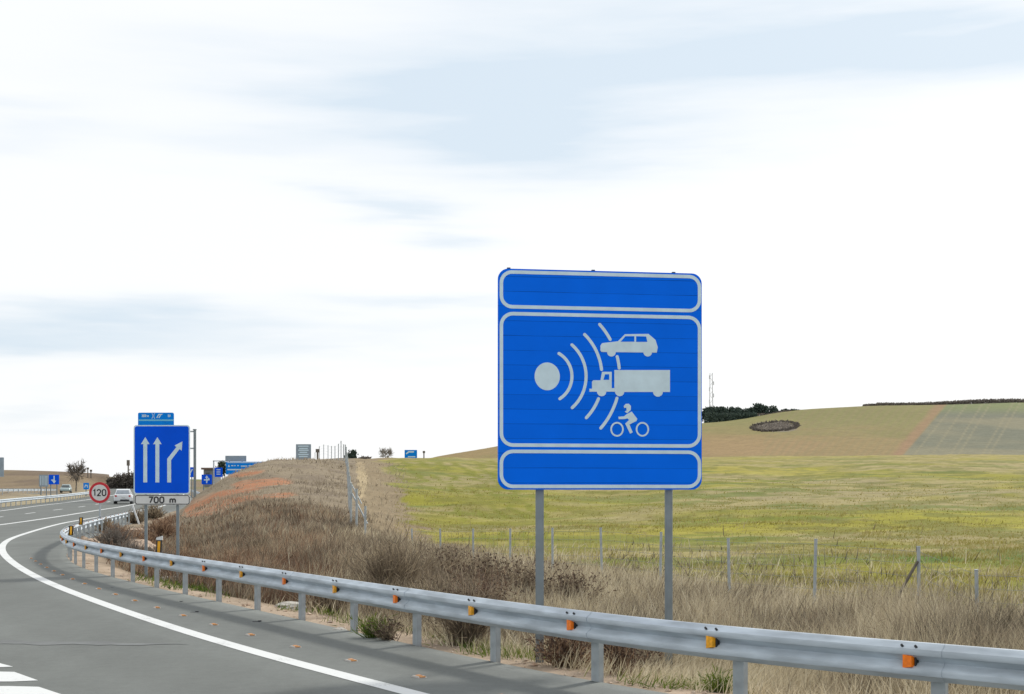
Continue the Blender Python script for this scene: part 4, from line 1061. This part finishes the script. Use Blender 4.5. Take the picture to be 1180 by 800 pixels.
# brownish weeds mixed in, denser to the left
def d2(X, Y, px, de):
    d = sstep(.9, 2.0, de)*np.where(fside(X, Y) > .5, .03, 1)*(1-sstep(44, 76, Y))
    return d*np.where(px > 640, .15+.12*sstep(850, 1000, px), .85)*(.15+.85*sstep(.42, .6, fbm(X*.45+4, Y*.45, 78)))
grass(150000, 12, 78, 140, 1750, lambda X, Y, px, de: .62+0*X+.1*(px < 560)-.15*sstep(40, 60, Y), 'g_brown', 'brown_weeds', dens=d2, bendk=.2, label='brown dead weed stems on the verge', rb=lambda X, Y, px, de: .1+0*X)
# rusty scrub at the foot of the mound
def d3(X, Y, px, de): return sstep(.9, 2.2, de)*(1-sstep(330, 420, px))*np.maximum(1-sstep(48, 72, Y), (px < 205)*1.)*(.25+.75*sstep(.42, .56, fbm(X*.3, Y*.3, 79)))
grass(60000, 24, 100, 120, 420, lambda X, Y, px, de: .55*(1-.45*sstep(45, 66, Y))+0*X, 'g_red', 'rusty_scrub', dens=d3, bendk=.25, label='rust brown scrub at the foot of the mound')
# short turf up the mound
def d4(X, Y, px, de):
    o_ = np.zeros(len(X)); return np.where(fside(X, Y) < 1, 1, .2)*sstep(2, 5, de)*(.25+.75*sstep(.42, .55, fbm(X*.25, Y*.25, 80)))*np.where(px > 400, .5, 1)
grass(45000, 24, 60, 130, 470, lambda X, Y, px, de: .42+0*X, 'g_mound', 'bleached_grass', dens=lambda X, Y, px, de: sstep(.8, 2, de)*sstep(.48, .62, fbm(X*.35+3, Y*.35, 88))*(1-sstep(430,470,px)), label='bleached grass between the brown scrub', rb=lambda X, Y, px, de: -.05+0*X)
grass(90000, 42, 135, 160, 470, lambda X, Y, px, de: .24+.18*sstep(.5,.7, fbm(X*.2, Y*.2, 81))+.25*(1-sstep(42, 60, Y)), 'g_mound', 'mound_turf', dens=d4, wk=.00042, label='short bleached turf on the mound', rb=lambda X, Y, px, de: .05+.12*sstep(60,100,Y))
# tufts of yellow green grass in the field
def d5(X, Y, px, de): return np.where(fside(X, Y) > 2.5, 1., 0)*(1-sstep(55, 135, Y))*(.2+.8*sstep(.4, .6, fbm(X*.3, Y*.4, 82)))*np.where(px > 455, 1, 0)
grass(210000, 17, 135, 440, 1750, lambda X, Y, px, de: .10+.10*sstep(.5,.7, fbm(X*.4, Y*.4, 83))+.16*(1-sstep(22, 40, Y)), 'g_field', 'field_grass', dens=d5, wk=.00055, label='yellow green grass tufts over the field', rb=lambda X, Y, px, de: .0+.3*(1-sstep(2, 9, fside(X, Y))))
# low green weeds along the posts
def d6(X, Y, px, de): return (1-sstep(1.3, 2.2, de))*sstep(.50, .62, fbm(X*.8+2, Y*.8, 84))
grass(80000, 10, 36, 150, 1600, lambda X, Y, px, de: .20+0*X, 'g_green', 'green_weeds', dens=d6, lean=.6, label='low green weeds behind the barrier posts', wmin=.008, dmin=.2)
# stones
def stones(n, ylo, yhi, plo, phi, dens, m, name, smin, smax, label):
    X, Y, z, de, px = scatter(n, ylo, yhi, plo, phi, .12, dens); mb = MB()
    for x, y, zz in zip(X, Y, z):
        s = random.uniform(smin, smax)*(1 if random.random() < .85 else 2.0); vs = []
        base = [(1,0,0),(0,1,0),(-1,0,0),(0,-1,0),(0,0,.75),(0,0,-.6)]
        a = random.uniform(0, 3.1)
        for b in base:
            j = [c+random.uniform(-.25,.25) for c in b]; vs.append((x+s*(j[0]*math.cos(a)-j[1]*math.sin(a)), y+s*.7*(j[0]*math.sin(a)+j[1]*math.cos(a)), zz+s*.7*j[2]+s*.15))
        mb.add(vs, [(0,1,4),(1,2,4),(2,3,4),(3,0,4),(1,0,5),(2,1,5),(3,2,5),(0,3,5)])
    return tag(mb.build(name, M[m], loc=(0,0,0)), label, None, None, 'stuff')
M['stone'] = mat('shoulder_gravel', (.36,.24,.16), .9, 0, col2=(.56,.47,.37), vscale=9)
stones(12000, 9, 46, 100, 1500, lambda X, Y, px, de: (1-sstep(.35, 1.3, de)), 'stone', 'gravel', .012, .035, 'loose pinkish gravel along the shoulder')

# ---- individual shrubs
def bush(px, Y, h, spread, n, mname, name, label, seeds=0, upright=.6, group='dead shrubs on the verge', w=.010, cat='shrub', green=0):
    f = foot(px, Y); loc = (f.x, f.y, f.z)
    r = empty(name, loc, label, cat, group)
    ang = rng.uniform(0, 2*math.pi, n); la = np.abs(rng.normal(0, 1, n))*spread
    D = unit(np.stack([np.cos(ang)*la, np.sin(ang)*la, np.ones(n)*upright+.3], 1))
    st = np.array(loc)+np.stack([rng.normal(0, h*.09, n), rng.normal(0, h*.09, n), -np.full(n, .05)], 1)
    ln = h*rng.uniform(.6, 1.1, n); bd = np.stack([np.cos(ang), np.sin(ang), -.3*np.ones(n)], 1)*(ln*.25*rng.random(n))[:,None]
    ww = np.full(n, max(w, Y*.00055))*rng.uniform(.7, 1.4, n)
    strips(st, D, ln, ww, bd, rng.uniform(0, .7, n), M[mname], 'stems', r, loc, kind='stuff')
    k = n*5; i = rng.integers(0, n, k); t = rng.uniform(.3, .98, k)
    st2 = st[i]+D[i]*(ln[i]*t)[:,None]+bd[i]*(t**2)[:,None]
    D2 = unit(D[i]+rng.normal(0, .55, (k,3))+[0,0,.15]); l2_ = h*rng.uniform(.08, .28, k)
    strips(st2, D2, l2_, ww[i]*.7, D2*0, rng.uniform(.2, 1, k), M[mname], 'twigs', r, loc, kind='stuff')
    if seeds:
        i = rng.integers(0, n, seeds); t = rng.uniform(.6, 1.0, seeds); st3 = st[i]+D[i]*(ln[i]*t)[:,None]+bd[i]*(t**2)[:,None]+rng.normal(0, .03, (seeds,3))
        strips(st3, unit(rng.normal(0, 1, (seeds,3))), np.full(seeds, .05)*rng.uniform(.6, 1.5, seeds), np.full(seeds, max(.018, Y*.001)), np.zeros((seeds,3)), rng.random(seeds), M['g_seed'], 'seed_heads', r, loc, kind='stuff')
    return r
bush(452, 26, 1.55, .42, 420, 'g_brown', 'bare_shrub', 'tall fan of brown twigs behind the barrier, left of the big sign')
bush(470, 27.5, 1.25, .5, 260, 'g_brown', 'bare_shrub', 'lower brown bush touching the right side of the tall twig fan')
bush(538, 17.5, 1.0, .40, 300, 'g_brown', 'bare_shrub', 'dark bush spreading under the rail between two posts left of the big sign', seeds=300)
bush(556, 18.6, 1.15, .28, 120, 'g_red', 'dock_plant', 'upright reddish dock stems standing over the rail beside the dark bush', seeds=900)
bush(520, 29, 1.25, .7, 260, 'g_brown', 'bare_shrub', 'grey brown curled bush in front of the fence, leftmost of the seedy ones', seeds=1100)
bush(560, 27, 1.15, .7, 260, 'g_brown', 'bare_shrub', 'seedy dark bush in front of the fence stake left of the sign', seeds=1100)
bush(601, 25, 1.15, .7, 240, 'g_brown', 'bare_shrub', 'dark seedy bush just left of the left sign post', seeds=900)
bush(655, 24.5, .95, .8, 260, 'g_brown', 'bare_shrub', 'low dark seedy bush between the two sign posts', seeds=1300)
bush(652, 15.3, .58, .65, 220, 'g_red', 'bare_shrub', 'small rusty bush at the foot of the left sign post', seeds=600)
bush(716, 14.8, .62, .28, 60, 'g_red', 'dock_plant', 'thin rusty dock stems right of the nearest visible barrier post', seeds=500)
bush(735, 15.6, .5, .6, 140, 'g_brown', 'bare_shrub', 'low brown bush just left of the round sign post', seeds=300)
bush(380, 24.5, .8, .5, 200, 'g_brown', 'bare_shrub', 'brown bush above the rail in the middle of the curve')
bush(300, 28, .9, .6, 260, 'g_brown', 'bare_shrub', 'dark tangle under the rail right of the lane sign')
bush(265, 31, .9, .6, 240, 'g_red', 'bare_shrub', 'rusty tangle just right of the lane sign posts')
bush(214, 33.5, .95, .5, 220, 'g_red', 'bare_shrub', 'rust coloured shrub at the right post of the lane sign')
bush(186, 37, .9, .6, 220, 'g_scrub', 'bare_shrub', 'dark scrub between the posts of the lane sign')
bush(130, 46, 1.0, .8, 260, 'g_scrub', 'bare_shrub', 'dark scrub below the 120 sign inside the bend')
bush(150, 44, .9, .8, 240, 'g_scrub', 'bare_shrub', 'dark scrub just left of the pale rocks')
bush(298, 44, .8, .9, 160, 'g_brown', 'bare_shrub', 'brown bush at the foot of the mound below the orange soil')
bush(134, 53, .9, .9, 240, 'g_red', 'bare_shrub', 'brown scrub left of the long pale rock bank')
bush(163, 52, 1.0, .9, 240, 'g_red', 'bare_shrub', 'brown scrub right in front of the long pale rock bank')
bush(186, 60, 1.2, .9, 280, 'g_red', 'bare_shrub', 'brown scrub between and behind the lane sign posts')
bush(122, 60, .7, .9, 220, 'g_brown', 'bare_shrub', 'scrub at the foot of the 120 sign post')
bush(156, 75, .9, .9, 220, 'g_brown', 'bare_shrub', 'scrub beside the leaning end post of the barrier')
bush(176, 84, 1.0, .9, 240, 'g_brown', 'bare_shrub', 'farthest scrub behind the barrier end, seen left of the right lane sign post')
bush(1040, 17, .8, .7, 260, 'g_brown', 'bare_shrub', 'brown bush in tall grass in front of the braced fence post')
bush(985, 15.2, .72, .7, 200, 'g_red', 'bare_shrub', 'rust brown bush just above the rail, nearest in the right hand grass')
bush(1085, 14.6, .70, .7, 220, 'g_brown', 'bare_shrub', 'brown twiggy bush above the rail, right of the last reflector', seeds=200)
bush(500, 22, 1.1, .55, 260, 'g_brown', 'bare_shrub', 'dense dark twigs rising over the rail midway between the twig fan and the dark bush')
bush(940, 18, .75, .7, 260, 'g_brown', 'bare_shrub', 'grey brown bush in tall grass in the middle of the right verge')
bush(1140, 15.5, .8, .6, 260, 'g_brown', 'bare_shrub', 'dark leaning bush at the right edge of the view')
bush(432, 17.9, .42, .6, 120, 'g_green', 'green_weed', 'bright green leafy weed between posts below the rail', group='green weeds under the rail', w=.014, cat='weed')
bush(447, 17.6, .40, .4, 90, 'g_brown', 'bare_shrub', 'small brown stalk cluster beside the bright green weed', seeds=150)
bush(830, 13.4, .30, .7, 90, 'g_green', 'green_weed', 'green weed at the bottom right below the rail', group='green weeds under the rail', w=.012, cat='weed')
bush(361, 22, .5, .15, 6, 'g_tan', 'dry_stalk', 'single tall pale stalk standing in the scrub', cat='weed', group=None)

# ---- pale rocks / gutter inside the bend
def rock(px, Y, sx_, sy_, sz_, rot, label, m='rock', name='rock'):
    f = foot(px, Y); bm = bmesh.new(); bmesh.ops.create_icosphere(bm, subdivisions=3, radius=1)
    for v in bm.verts:
        nse = 1+.35*(float(fbm(np.array([v.co.x*1.7+px]), np.array([v.co.y*1.7+v.co.z*2.1]), 5)[0])-.5)*2
        x, y, z = v.co.x*sx_*nse, v.co.y*sy_*nse, v.co.z*sz_*nse; c, s = math.cos(rot), math.sin(rot)
        v.co = (x*c-y*s, x*s+y*c, z)
    me = bpy.data.meshes.new(name); bm.to_mesh(me); bm.free(); me.materials.append(M[m])
    o = bpy.data.objects.new(name, me); COL.objects.link(o); o.location = f+Vector((0,0,sz_*.3)); return tag(o, label, 'rock', 'pale rocks inside the bend')
rock(150, 52, .9, 2.6, .35, .5, 'long pale rock bank behind the left lane sign post')
rock(140, 45, .35, .7, .28, .2, 'pale boulder left of the lane sign post')
rock(163, 38, .45, .4, .25, .2, 'pale stone at the foot of the left lane sign post')
rock(168, 62, .8, 2.6, .4, .6, 'pale rock bank farthest back behind the left lane sign post')
rock(104, 47, .3, .6, .22, .2, 'small pale stone just inside the bend of the barrier')
rock(96, 49, .22, .5, .2, .9, 'smallest pale stone beside the bend of the barrier')
rock(335, 23.3, .28, .22, .10, .4, 'grey concrete lump behind the barrier posts in mid curve', 'concrete')
rock(193, 32.6, .5, .3, .12, 0, 'flat white concrete footing beside the delineator', 'concrete')
rock(391, 18.9, .10, .08, .05, .3, 'small white stone on the shoulder by a barrier post', 'concrete')

# ---- road studs along the shoulder
P_st = offset(LINE1, .62); P_st = P_st[P_st[:,1] > 8]
Ls = resample(P_st, [0])[1]; protoS = None; ci = 0
ord_ = ['nearest', 'second', 'third', 'fourth', 'fifth', 'sixth', 'seventh', 'eighth', 'ninth', 'tenth', 'eleventh', 'twelfth', 'thirteenth', 'fourteenth', 'fifteenth', 'sixteenth', 'seventeenth', 'eighteenth', 'nineteenth', 'twentieth']
for s in np.arange(3.3, 38, 1.62):
    p, _ = resample(P_st, [s, s+.1]); t = p[1]-p[0]; a = math.atan2(t[1], t[0])
    if protoS is None:
        protoS = empty('road_stud', (0,0,0)); mb = MB()
        vs = [(-.085,-.055,0),(.085,-.055,0),(.085,.055,0),(-.085,.055,0),(-.06,-.045,.016),(.06,-.045,.016),(.06,.045,.016),(-.06,.045,.016)]
        mb.add(vs, [(0,1,5,4),(1,2,6,5),(2,3,7,6),(3,0,4,7),(4,5,6,7)]); s1 = mb.build('body', M['stud_body'], protoS, loc=(0,0,0))
        mb = MB(); mb.box((-.07,0,.012), (.02,.07,.012)); mb.box((.0,0,.019), (.07,.05,.006)); s2 = mb.build('reflector', M['stud_orange'], protoS, loc=(0,0,0)); o = protoS
    else:
        o = protoS.copy(); COL.objects.link(o)
        for ch in (s1, s2): c_o = ch.copy(); COL.objects.link(c_o); c_o.parent = o
    o.location = (p[0][0], p[0][1], zr_(p[0])+.001); o.rotation_euler = (0,0,a)
    tag(o, 'orange and white road stud beside the edge line, %s from the bottom of the picture' % ord_[ci], 'road stud', 'studs beside the edge line'); ci += 1
    if ci >= len(ord_): break
# litter specks
for i, (px, py) in enumerate(((127,677),(206,693.5),(224,705.5),(296,716.5))):
    p = on_road(px, py); mb = MB(); mb.box((p[0], p[1], .015), (.12, .07, .02)); mb.box((p[0]+.04, p[1]+.02, .03), (.05, .05, .012))
    tag(mb.build('debris', M['dark']), 'dark scrap of rubber on the hard shoulder, %s from the left' % ord_[i].replace('nearest', 'first'), 'debris', 'rubber scraps on the shoulder')

# ------------------------------------------------------------------ cars
def car(pos, heading, paint, label, rear_glass='glass'):
    r = empty('car', pos, label, 'car'); r.rotation_euler = (0, 0, heading)       # local +Y forward
    r.rotation_euler = (0,0,0); c, s = math.cos(heading), math.sin(heading)
    T = lambda p: (pos[0]+p[0]*c-p[1]*s, pos[1]+p[0]*s+p[1]*c, pos[2]+p[2])
    def loft(sections, m, name, par=r, smooth_=True):
        mb = MB(); k = len(sections[0]); vs = [T(p) for sct in sections for p in sct]
        fs = [(i*k+j, i*k+(j+1)%k, (i+1)*k+(j+1)%k, (i+1)*k+j) for i in range(len(sections)-1) for j in range(k)]
        fs += [tuple(range(k)), tuple(range(len(vs)-1, len(vs)-k-1, -1))]; mb.add(vs, fs); return mb.build(name, m, par, smooth=smooth_)
    def sec(y, w, z0, z1, rr=.12): return [(-w,y,z0+rr*.6),(-w*.94,y,z0),(w*.94,y,z0),(w,y,z0+rr*.6),(w,y,z1-rr),(w*.9,y,z1),(-w*.9,y,z1),(-w,y,z1-rr)]
    bd = loft([sec(-2.15,.78,.35,.92), sec(-2.05,.88,.28,.98), sec(-1.2,.91,.25,1.0), sec(.9,.91,.25,.98), sec(1.6,.88,.26,.88), sec(2.1,.80,.32,.72), sec(2.2,.70,.36,.62)], M[paint], 'body')
    loft([[(-.82,-1.95,.95),(.82,-1.95,.95),(.64,-1.55,1.47),(-.64,-1.55,1.47)], [(-.84,-1.0,.97),(.84,-1.0,.97),(.66,-.9,1.54),(-.66,-.9,1.54)], [(-.84,.3,.97),(.84,.3,.97),(.64,-.1,1.50),(-.64,-.1,1.50)], [(-.80,1.05,.93),(.80,1.05,.93),(.60,.25,1.42),(-.60,.25,1.42)]], M[paint], 'cabin', smooth_=False)
    mb = MB(); mb.add([T(p) for p in ((-.70,-1.935,1.03),(.70,-1.935,1.03),(.56,-1.60,1.42),(-.56,-1.60,1.42))], [(0,1,2,3)]); mb.build('rear_window', M[rear_glass], r)
    for sg in (-1, 1):
        mb = MB(); mb.add([T(p) for p in ((sg*.845,-1.6,1.04),(sg*.85,.5,1.04),(sg*.66,-.0,1.44),(sg*.675,-1.35,1.44))], [(0,1,2,3)]); mb.build('side_window', M['glass'], r)
        mb = MB(); mb.box(T((sg*.68,-2.12,.82)), (.22,.1,.16)); mb.build('tail_light', M['lamp_red'], r)
        for y in (-1.35, 1.35):
            mb = MB(); a, b = Vector(T((sg*.92,y,.32))), Vector(T((sg*.70,y,.32))); mb.tube(a, b, .32, n=18); w = mb.build('wheel', M['dark'], r)
            mb = MB(); a2 = a+(a-b).normalized()*.01; mb.tube(a2, b, .19, n=14); mb.build('rim', M['galv'], w)
    mb = MB(); mb.box(T((0,-2.16,.36)), (1.3,.10,.2)); mb.build('bumper', M['dark'], r)
    mb = MB(); mb.box(T((0,-2.17,.68)), (.52,.03,.11)); mb.build('number_plate', M['white_plate'], r)
    mb = MB(); mb.add([T(p) for p in ((-.70,1.0,.98),(.70,1.0,.98),(.56,.34,1.39),(-.56,.34,1.39))], [(0,1,2,3)]); mb.build('windscreen', M['glass'], r)
    return r
Yc = 136.; car(((142.5-CX)*Yc/F, Yc, hr(Yc)), R(14), 'car_white', 'white car driving away on the motorway between the 120 sign and the lane sign', 'glass_pale')
Yc = 235.; Xc = (76-CX)*Yc/F; car((Xc, Yc, tz(Xc, Yc)+.15), R(195), 'car_silver', 'grey green car on the opposite carriageway behind the left barrier')

# ------------------------------------------------------------------ trees
def leafy(px, Y, pt, wpx, name, label, m='g_dark', n=1400, group=None, cat='tree', pb=None, trunk=True, flat=1.0, cl=10, low=False):
    f = foot(px, Y); top = EYE-(pt-HY)*Y/F; rad = wpx*Y/F/2; zb = f.z if pb is None else EYE-(pb-HY)*Y/F
    r = empty(name, f, label, cat, group); h = top-zb
    cs = np.stack([rng.normal(0, .45, cl)*rad, rng.normal(0, .45, cl)*rad, rng.uniform(.25, .85, cl)*h], 1)
    if low: cs[:,2] = rng.uniform(.0, .7, cl)*h
    cs[:,:2] *= (1.25-cs[:,2:3]/h*.9); i = rng.integers(0, cl, n)
    p = cs[i]+rng.normal(0, 1, (n,3))*[rad*.28, rad*.28, h*.12]; p[:,2] = np.clip(p[:,2], .08*h, h)
    ls = max(.10, Y*.0011)
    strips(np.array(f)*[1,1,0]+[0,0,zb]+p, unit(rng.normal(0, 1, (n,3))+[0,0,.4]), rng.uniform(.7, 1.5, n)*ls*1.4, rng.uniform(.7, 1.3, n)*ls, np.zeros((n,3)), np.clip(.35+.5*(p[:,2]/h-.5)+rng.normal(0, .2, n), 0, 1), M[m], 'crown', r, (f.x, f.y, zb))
    if trunk: mb = MB(); mb.tube((f.x, f.y, f.z-.3), (f.x, f.y, zb+h*.6), max(.08, rad*.10), rad*.04, n=7); mb.build('trunk', M['bark'], r)
    return r
def bare_tree(px, Y, pt, wpx, label, m='g_scrub', n0=7, pb=None, thick=.13, name='bare_tree', th=.0004):
    f = foot(px, Y); top = EYE-(pt-HY)*Y/F; h = top-f.z; sw = wpx*Y/F/2
    r = empty(name, f, label, 'tree'); mb = MB(); tips = []
    tb = Vector((f.x, f.y, f.z-.3)); tt = Vector((f.x+.1, f.y, f.z+h*.32)); mb.tube(tb, tt, thick*1.2, thick*.8, n=8)
    for i in range(n0):
        a = 2*math.pi*i/n0+random.uniform(-.3,.3); e1 = tt+Vector((math.cos(a)*sw*.5, math.sin(a)*sw*.5, h*random.uniform(.22,.36))); mb.tube(tt, e1, thick*.5, thick*.25, n=6)
        for j in range(4):
            a2 = a+random.uniform(-1,1); e2 = e1+Vector((math.cos(a2)*sw*.32, math.sin(a2)*sw*.32, h*random.uniform(.06,.26))); mb.tube(e1, e2, thick*.24, thick*.1, n=5); tips.append((e1, e2))
    mb.build('trunk', M['bark'], r)
    k = 750; st = []; D = []
    cc = Vector((f.x, f.y, f.z+h*.62))
    for _ in range(k):
        if random.random() < .55:
            a, b = random.choice(tips); t_ = random.uniform(.1, 1.1); q_ = a+(b-a)*t_; st.append(q_); D.append((b-a).normalized())
        else:
            v_ = Vector((random.gauss(0,1), random.gauss(0,1), random.gauss(0,1))).normalized(); rr_ = random.uniform(.3, .85)
            q_ = cc+Vector((v_.x*sw*rr_, v_.y*sw*rr_, v_.z*h*.36*rr_)); st.append(q_); D.append(v_*1.3)
    st = np.array(st); D = unit(np.array(D)*.6+rng.normal(0, .5, (k,3))+[0,0,.25])
    strips(st, D, h*rng.uniform(.06,.2,k), np.full(k, max(.02, Y*th)), np.zeros((k,3)), rng.random(k), M[m], 'crown', r, (f.x, f.y, f.z)); return r
bare_tree(87.5, 250, 531, 22, 'leafless tree on the left verge behind the motorway barrier')
bare_tree(444.5, 300, 515.5, 18, 'round pale leafless tree on the skyline left of the small billboard', m='g_twig_far', thick=.09, th=.0003)
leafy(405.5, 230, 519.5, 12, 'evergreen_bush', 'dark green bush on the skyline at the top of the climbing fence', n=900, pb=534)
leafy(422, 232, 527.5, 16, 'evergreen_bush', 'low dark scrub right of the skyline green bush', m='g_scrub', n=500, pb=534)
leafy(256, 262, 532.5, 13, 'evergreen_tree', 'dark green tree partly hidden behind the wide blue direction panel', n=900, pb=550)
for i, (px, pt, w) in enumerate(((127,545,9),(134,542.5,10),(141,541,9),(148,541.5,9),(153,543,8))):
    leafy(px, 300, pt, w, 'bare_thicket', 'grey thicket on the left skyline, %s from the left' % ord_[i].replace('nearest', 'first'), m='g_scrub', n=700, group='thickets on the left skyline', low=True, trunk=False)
f = foot(147.8, 305); mb = MB(); mb.tube((f.x, f.y, f.z), (f.x, f.y, EYE-(533-HY)*305/F), .16, n=6); mb.box((f.x, f.y, EYE-(533.5-HY)*305/F), (.6,.5,1.3)); tag(mb.build('marker_pole', M['bark']), 'dark topped pole rising from the left skyline thicket', 'pole')
# building behind the small signs
f = foot(241, 280); mb = MB(); zt_ = EYE-(541.5-HY)*280/F; mb.box((f.x, 283, (f.z+zt_)/2), (2.4, 6, zt_-f.z)); r = empty('low_building', f, 'low grey building far behind the small blue exit sign', 'building')
mb.build('wall', M['build'], r); mb = MB(); mb.box((f.x-.2, 283, zt_+.25), (2.9, 6.8, .4)); mb.build('roof', M['roofm'], r)
mb = MB(); mb.box((f.x-.3, 279.95, zt_-.9), (.8,.06,.6)); mb.build('window', M['glass'], r)
# pine grove on the far hill
Yw = 640.
for i, (px, pt, w) in enumerate(((813,470,8),(818,469.5,8),(823,470.5,8),(829,469.5,9),(835,471,8),(841,470,8),(847,471.5,8),(853,471,8),(859,472,8),(865,471.5,7),(873,466,10),(881,468,8),(888,468,10),(895,471,7),(905,472.8,7),(912,473,7),(918,473.6,6))):
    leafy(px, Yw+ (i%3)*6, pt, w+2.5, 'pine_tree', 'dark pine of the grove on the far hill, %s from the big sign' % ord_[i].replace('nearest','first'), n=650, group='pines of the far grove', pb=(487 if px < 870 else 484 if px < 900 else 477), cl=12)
def scrub_band(pxs, Y, top, bot, n, name, label, m='g_scrub', kind='stuff', hole=None):
    px = rng.uniform(pxs[0], pxs[1], n); Yv = Y+rng.uniform(-6, 6, n); X = (px-CX)*Yv/F; z = terrain(X, Yv)
    zt2 = EYE-(top(px)-HY)*Yv/F; z = z-.2+rng.random(n)*np.maximum(.3, zt2-z)
    strips(np.stack([X, Yv, z], 1), unit(rng.normal(0, 1, (n,3))+[0,0,.6]), rng.uniform(.5, 1.2, n), np.full(n, .6), np.zeros((n,3)), rng.random(n)*.8, M[m], name, kind=kind, label=label)
scrub_band((812, 872), 632, lambda p: 476+0*p, None, 2600, 'undergrowth', 'dark undergrowth beneath the far pines', m='g_dark')
scrub_band((995, 1330), 698, lambda p: 465.2-.8*np.sin(p*.04)-(p-995)*.028+1.5*(p < 1010), None, 9000, 'ridge_scrub', 'dark scrub line along the top of the far hill')
scrub_band((870, 912), 640, lambda p: 476.5+0*p, None, 500, 'hedge', 'brown scrub at the foot of the far grove')
a_ = rng.uniform(0, 2*math.pi, 1500); rr = np.where(rng.random(1500) < .45, rng.normal(1, .05, 1500), rng.random(1500)); 
px = 893+26*rr*np.cos(a_); pyv = 492+5.2*rr*np.sin(a_)-(px-893)*.03
# find hillside depth for these rows
Yt = np.linspace(330, 640, 240); zc = terrain((893-CX)*Yt/F, Yt); pyc = HY-F*(zc-EYE)/Yt; order = np.argsort(pyc)
Yv = np.interp(pyv, pyc[order], Yt[order]); X = (px-CX)*Yv/F; z = terrain(X, Yv)
strips(np.stack([X, Yv, z], 1), unit(rng.normal(0, 1, (1500,3))+[0,0,.8]), rng.uniform(.5, 1.3, 1500), np.full(1500, .8), np.zeros((1500,3)), np.where(rr > .85, rng.random(1500)*.3, .6+.4*rng.random(1500)), M['g_scrub'], 'scrub_ring', kind='stuff', label='dark oval patch of scrub on the far hill')
# lattice mast
f = foot(819.5, 900); r = empty('lattice_mast', f, 'haze-paled lattice telecom mast rising behind the far pine grove', 'mast'); top = EYE-(430-HY)*900/F; mb = MB(); hw = 1.1
zz0 = f.z; nst = 16; cs = [(-1,-1),(1,-1),(1,1),(-1,1)]
for a, b in cs: mb.tube((f.x+a*hw*1.3, 900+b*hw, zz0), (f.x+a*hw*.7, 900+b*hw*.6, top), .20, .14, n=5)
for i in range(nst):
    za, zb2 = zz0+(top-zz0)*i/nst, zz0+(top-zz0)*(i+1)/nst; sgn = 1 if i % 2 else -1
    mb.tube((f.x-sgn*hw, 900-hw*.8, za), (f.x+sgn*hw, 900-hw*.8, zb2), .12, n=4)
mb.build('lattice', M['tower'], r); mb = MB()
for k in range(5): z = top-3-k*4.2; mb.tube((f.x+(1.4 if k%2 else -1.4), 898.4, z-1.3), (f.x+(1.4 if k%2 else -1.4), 898.4, z+1.3), .4, n=7)
mb.build('antenna', M['tower'], r)
print('built')
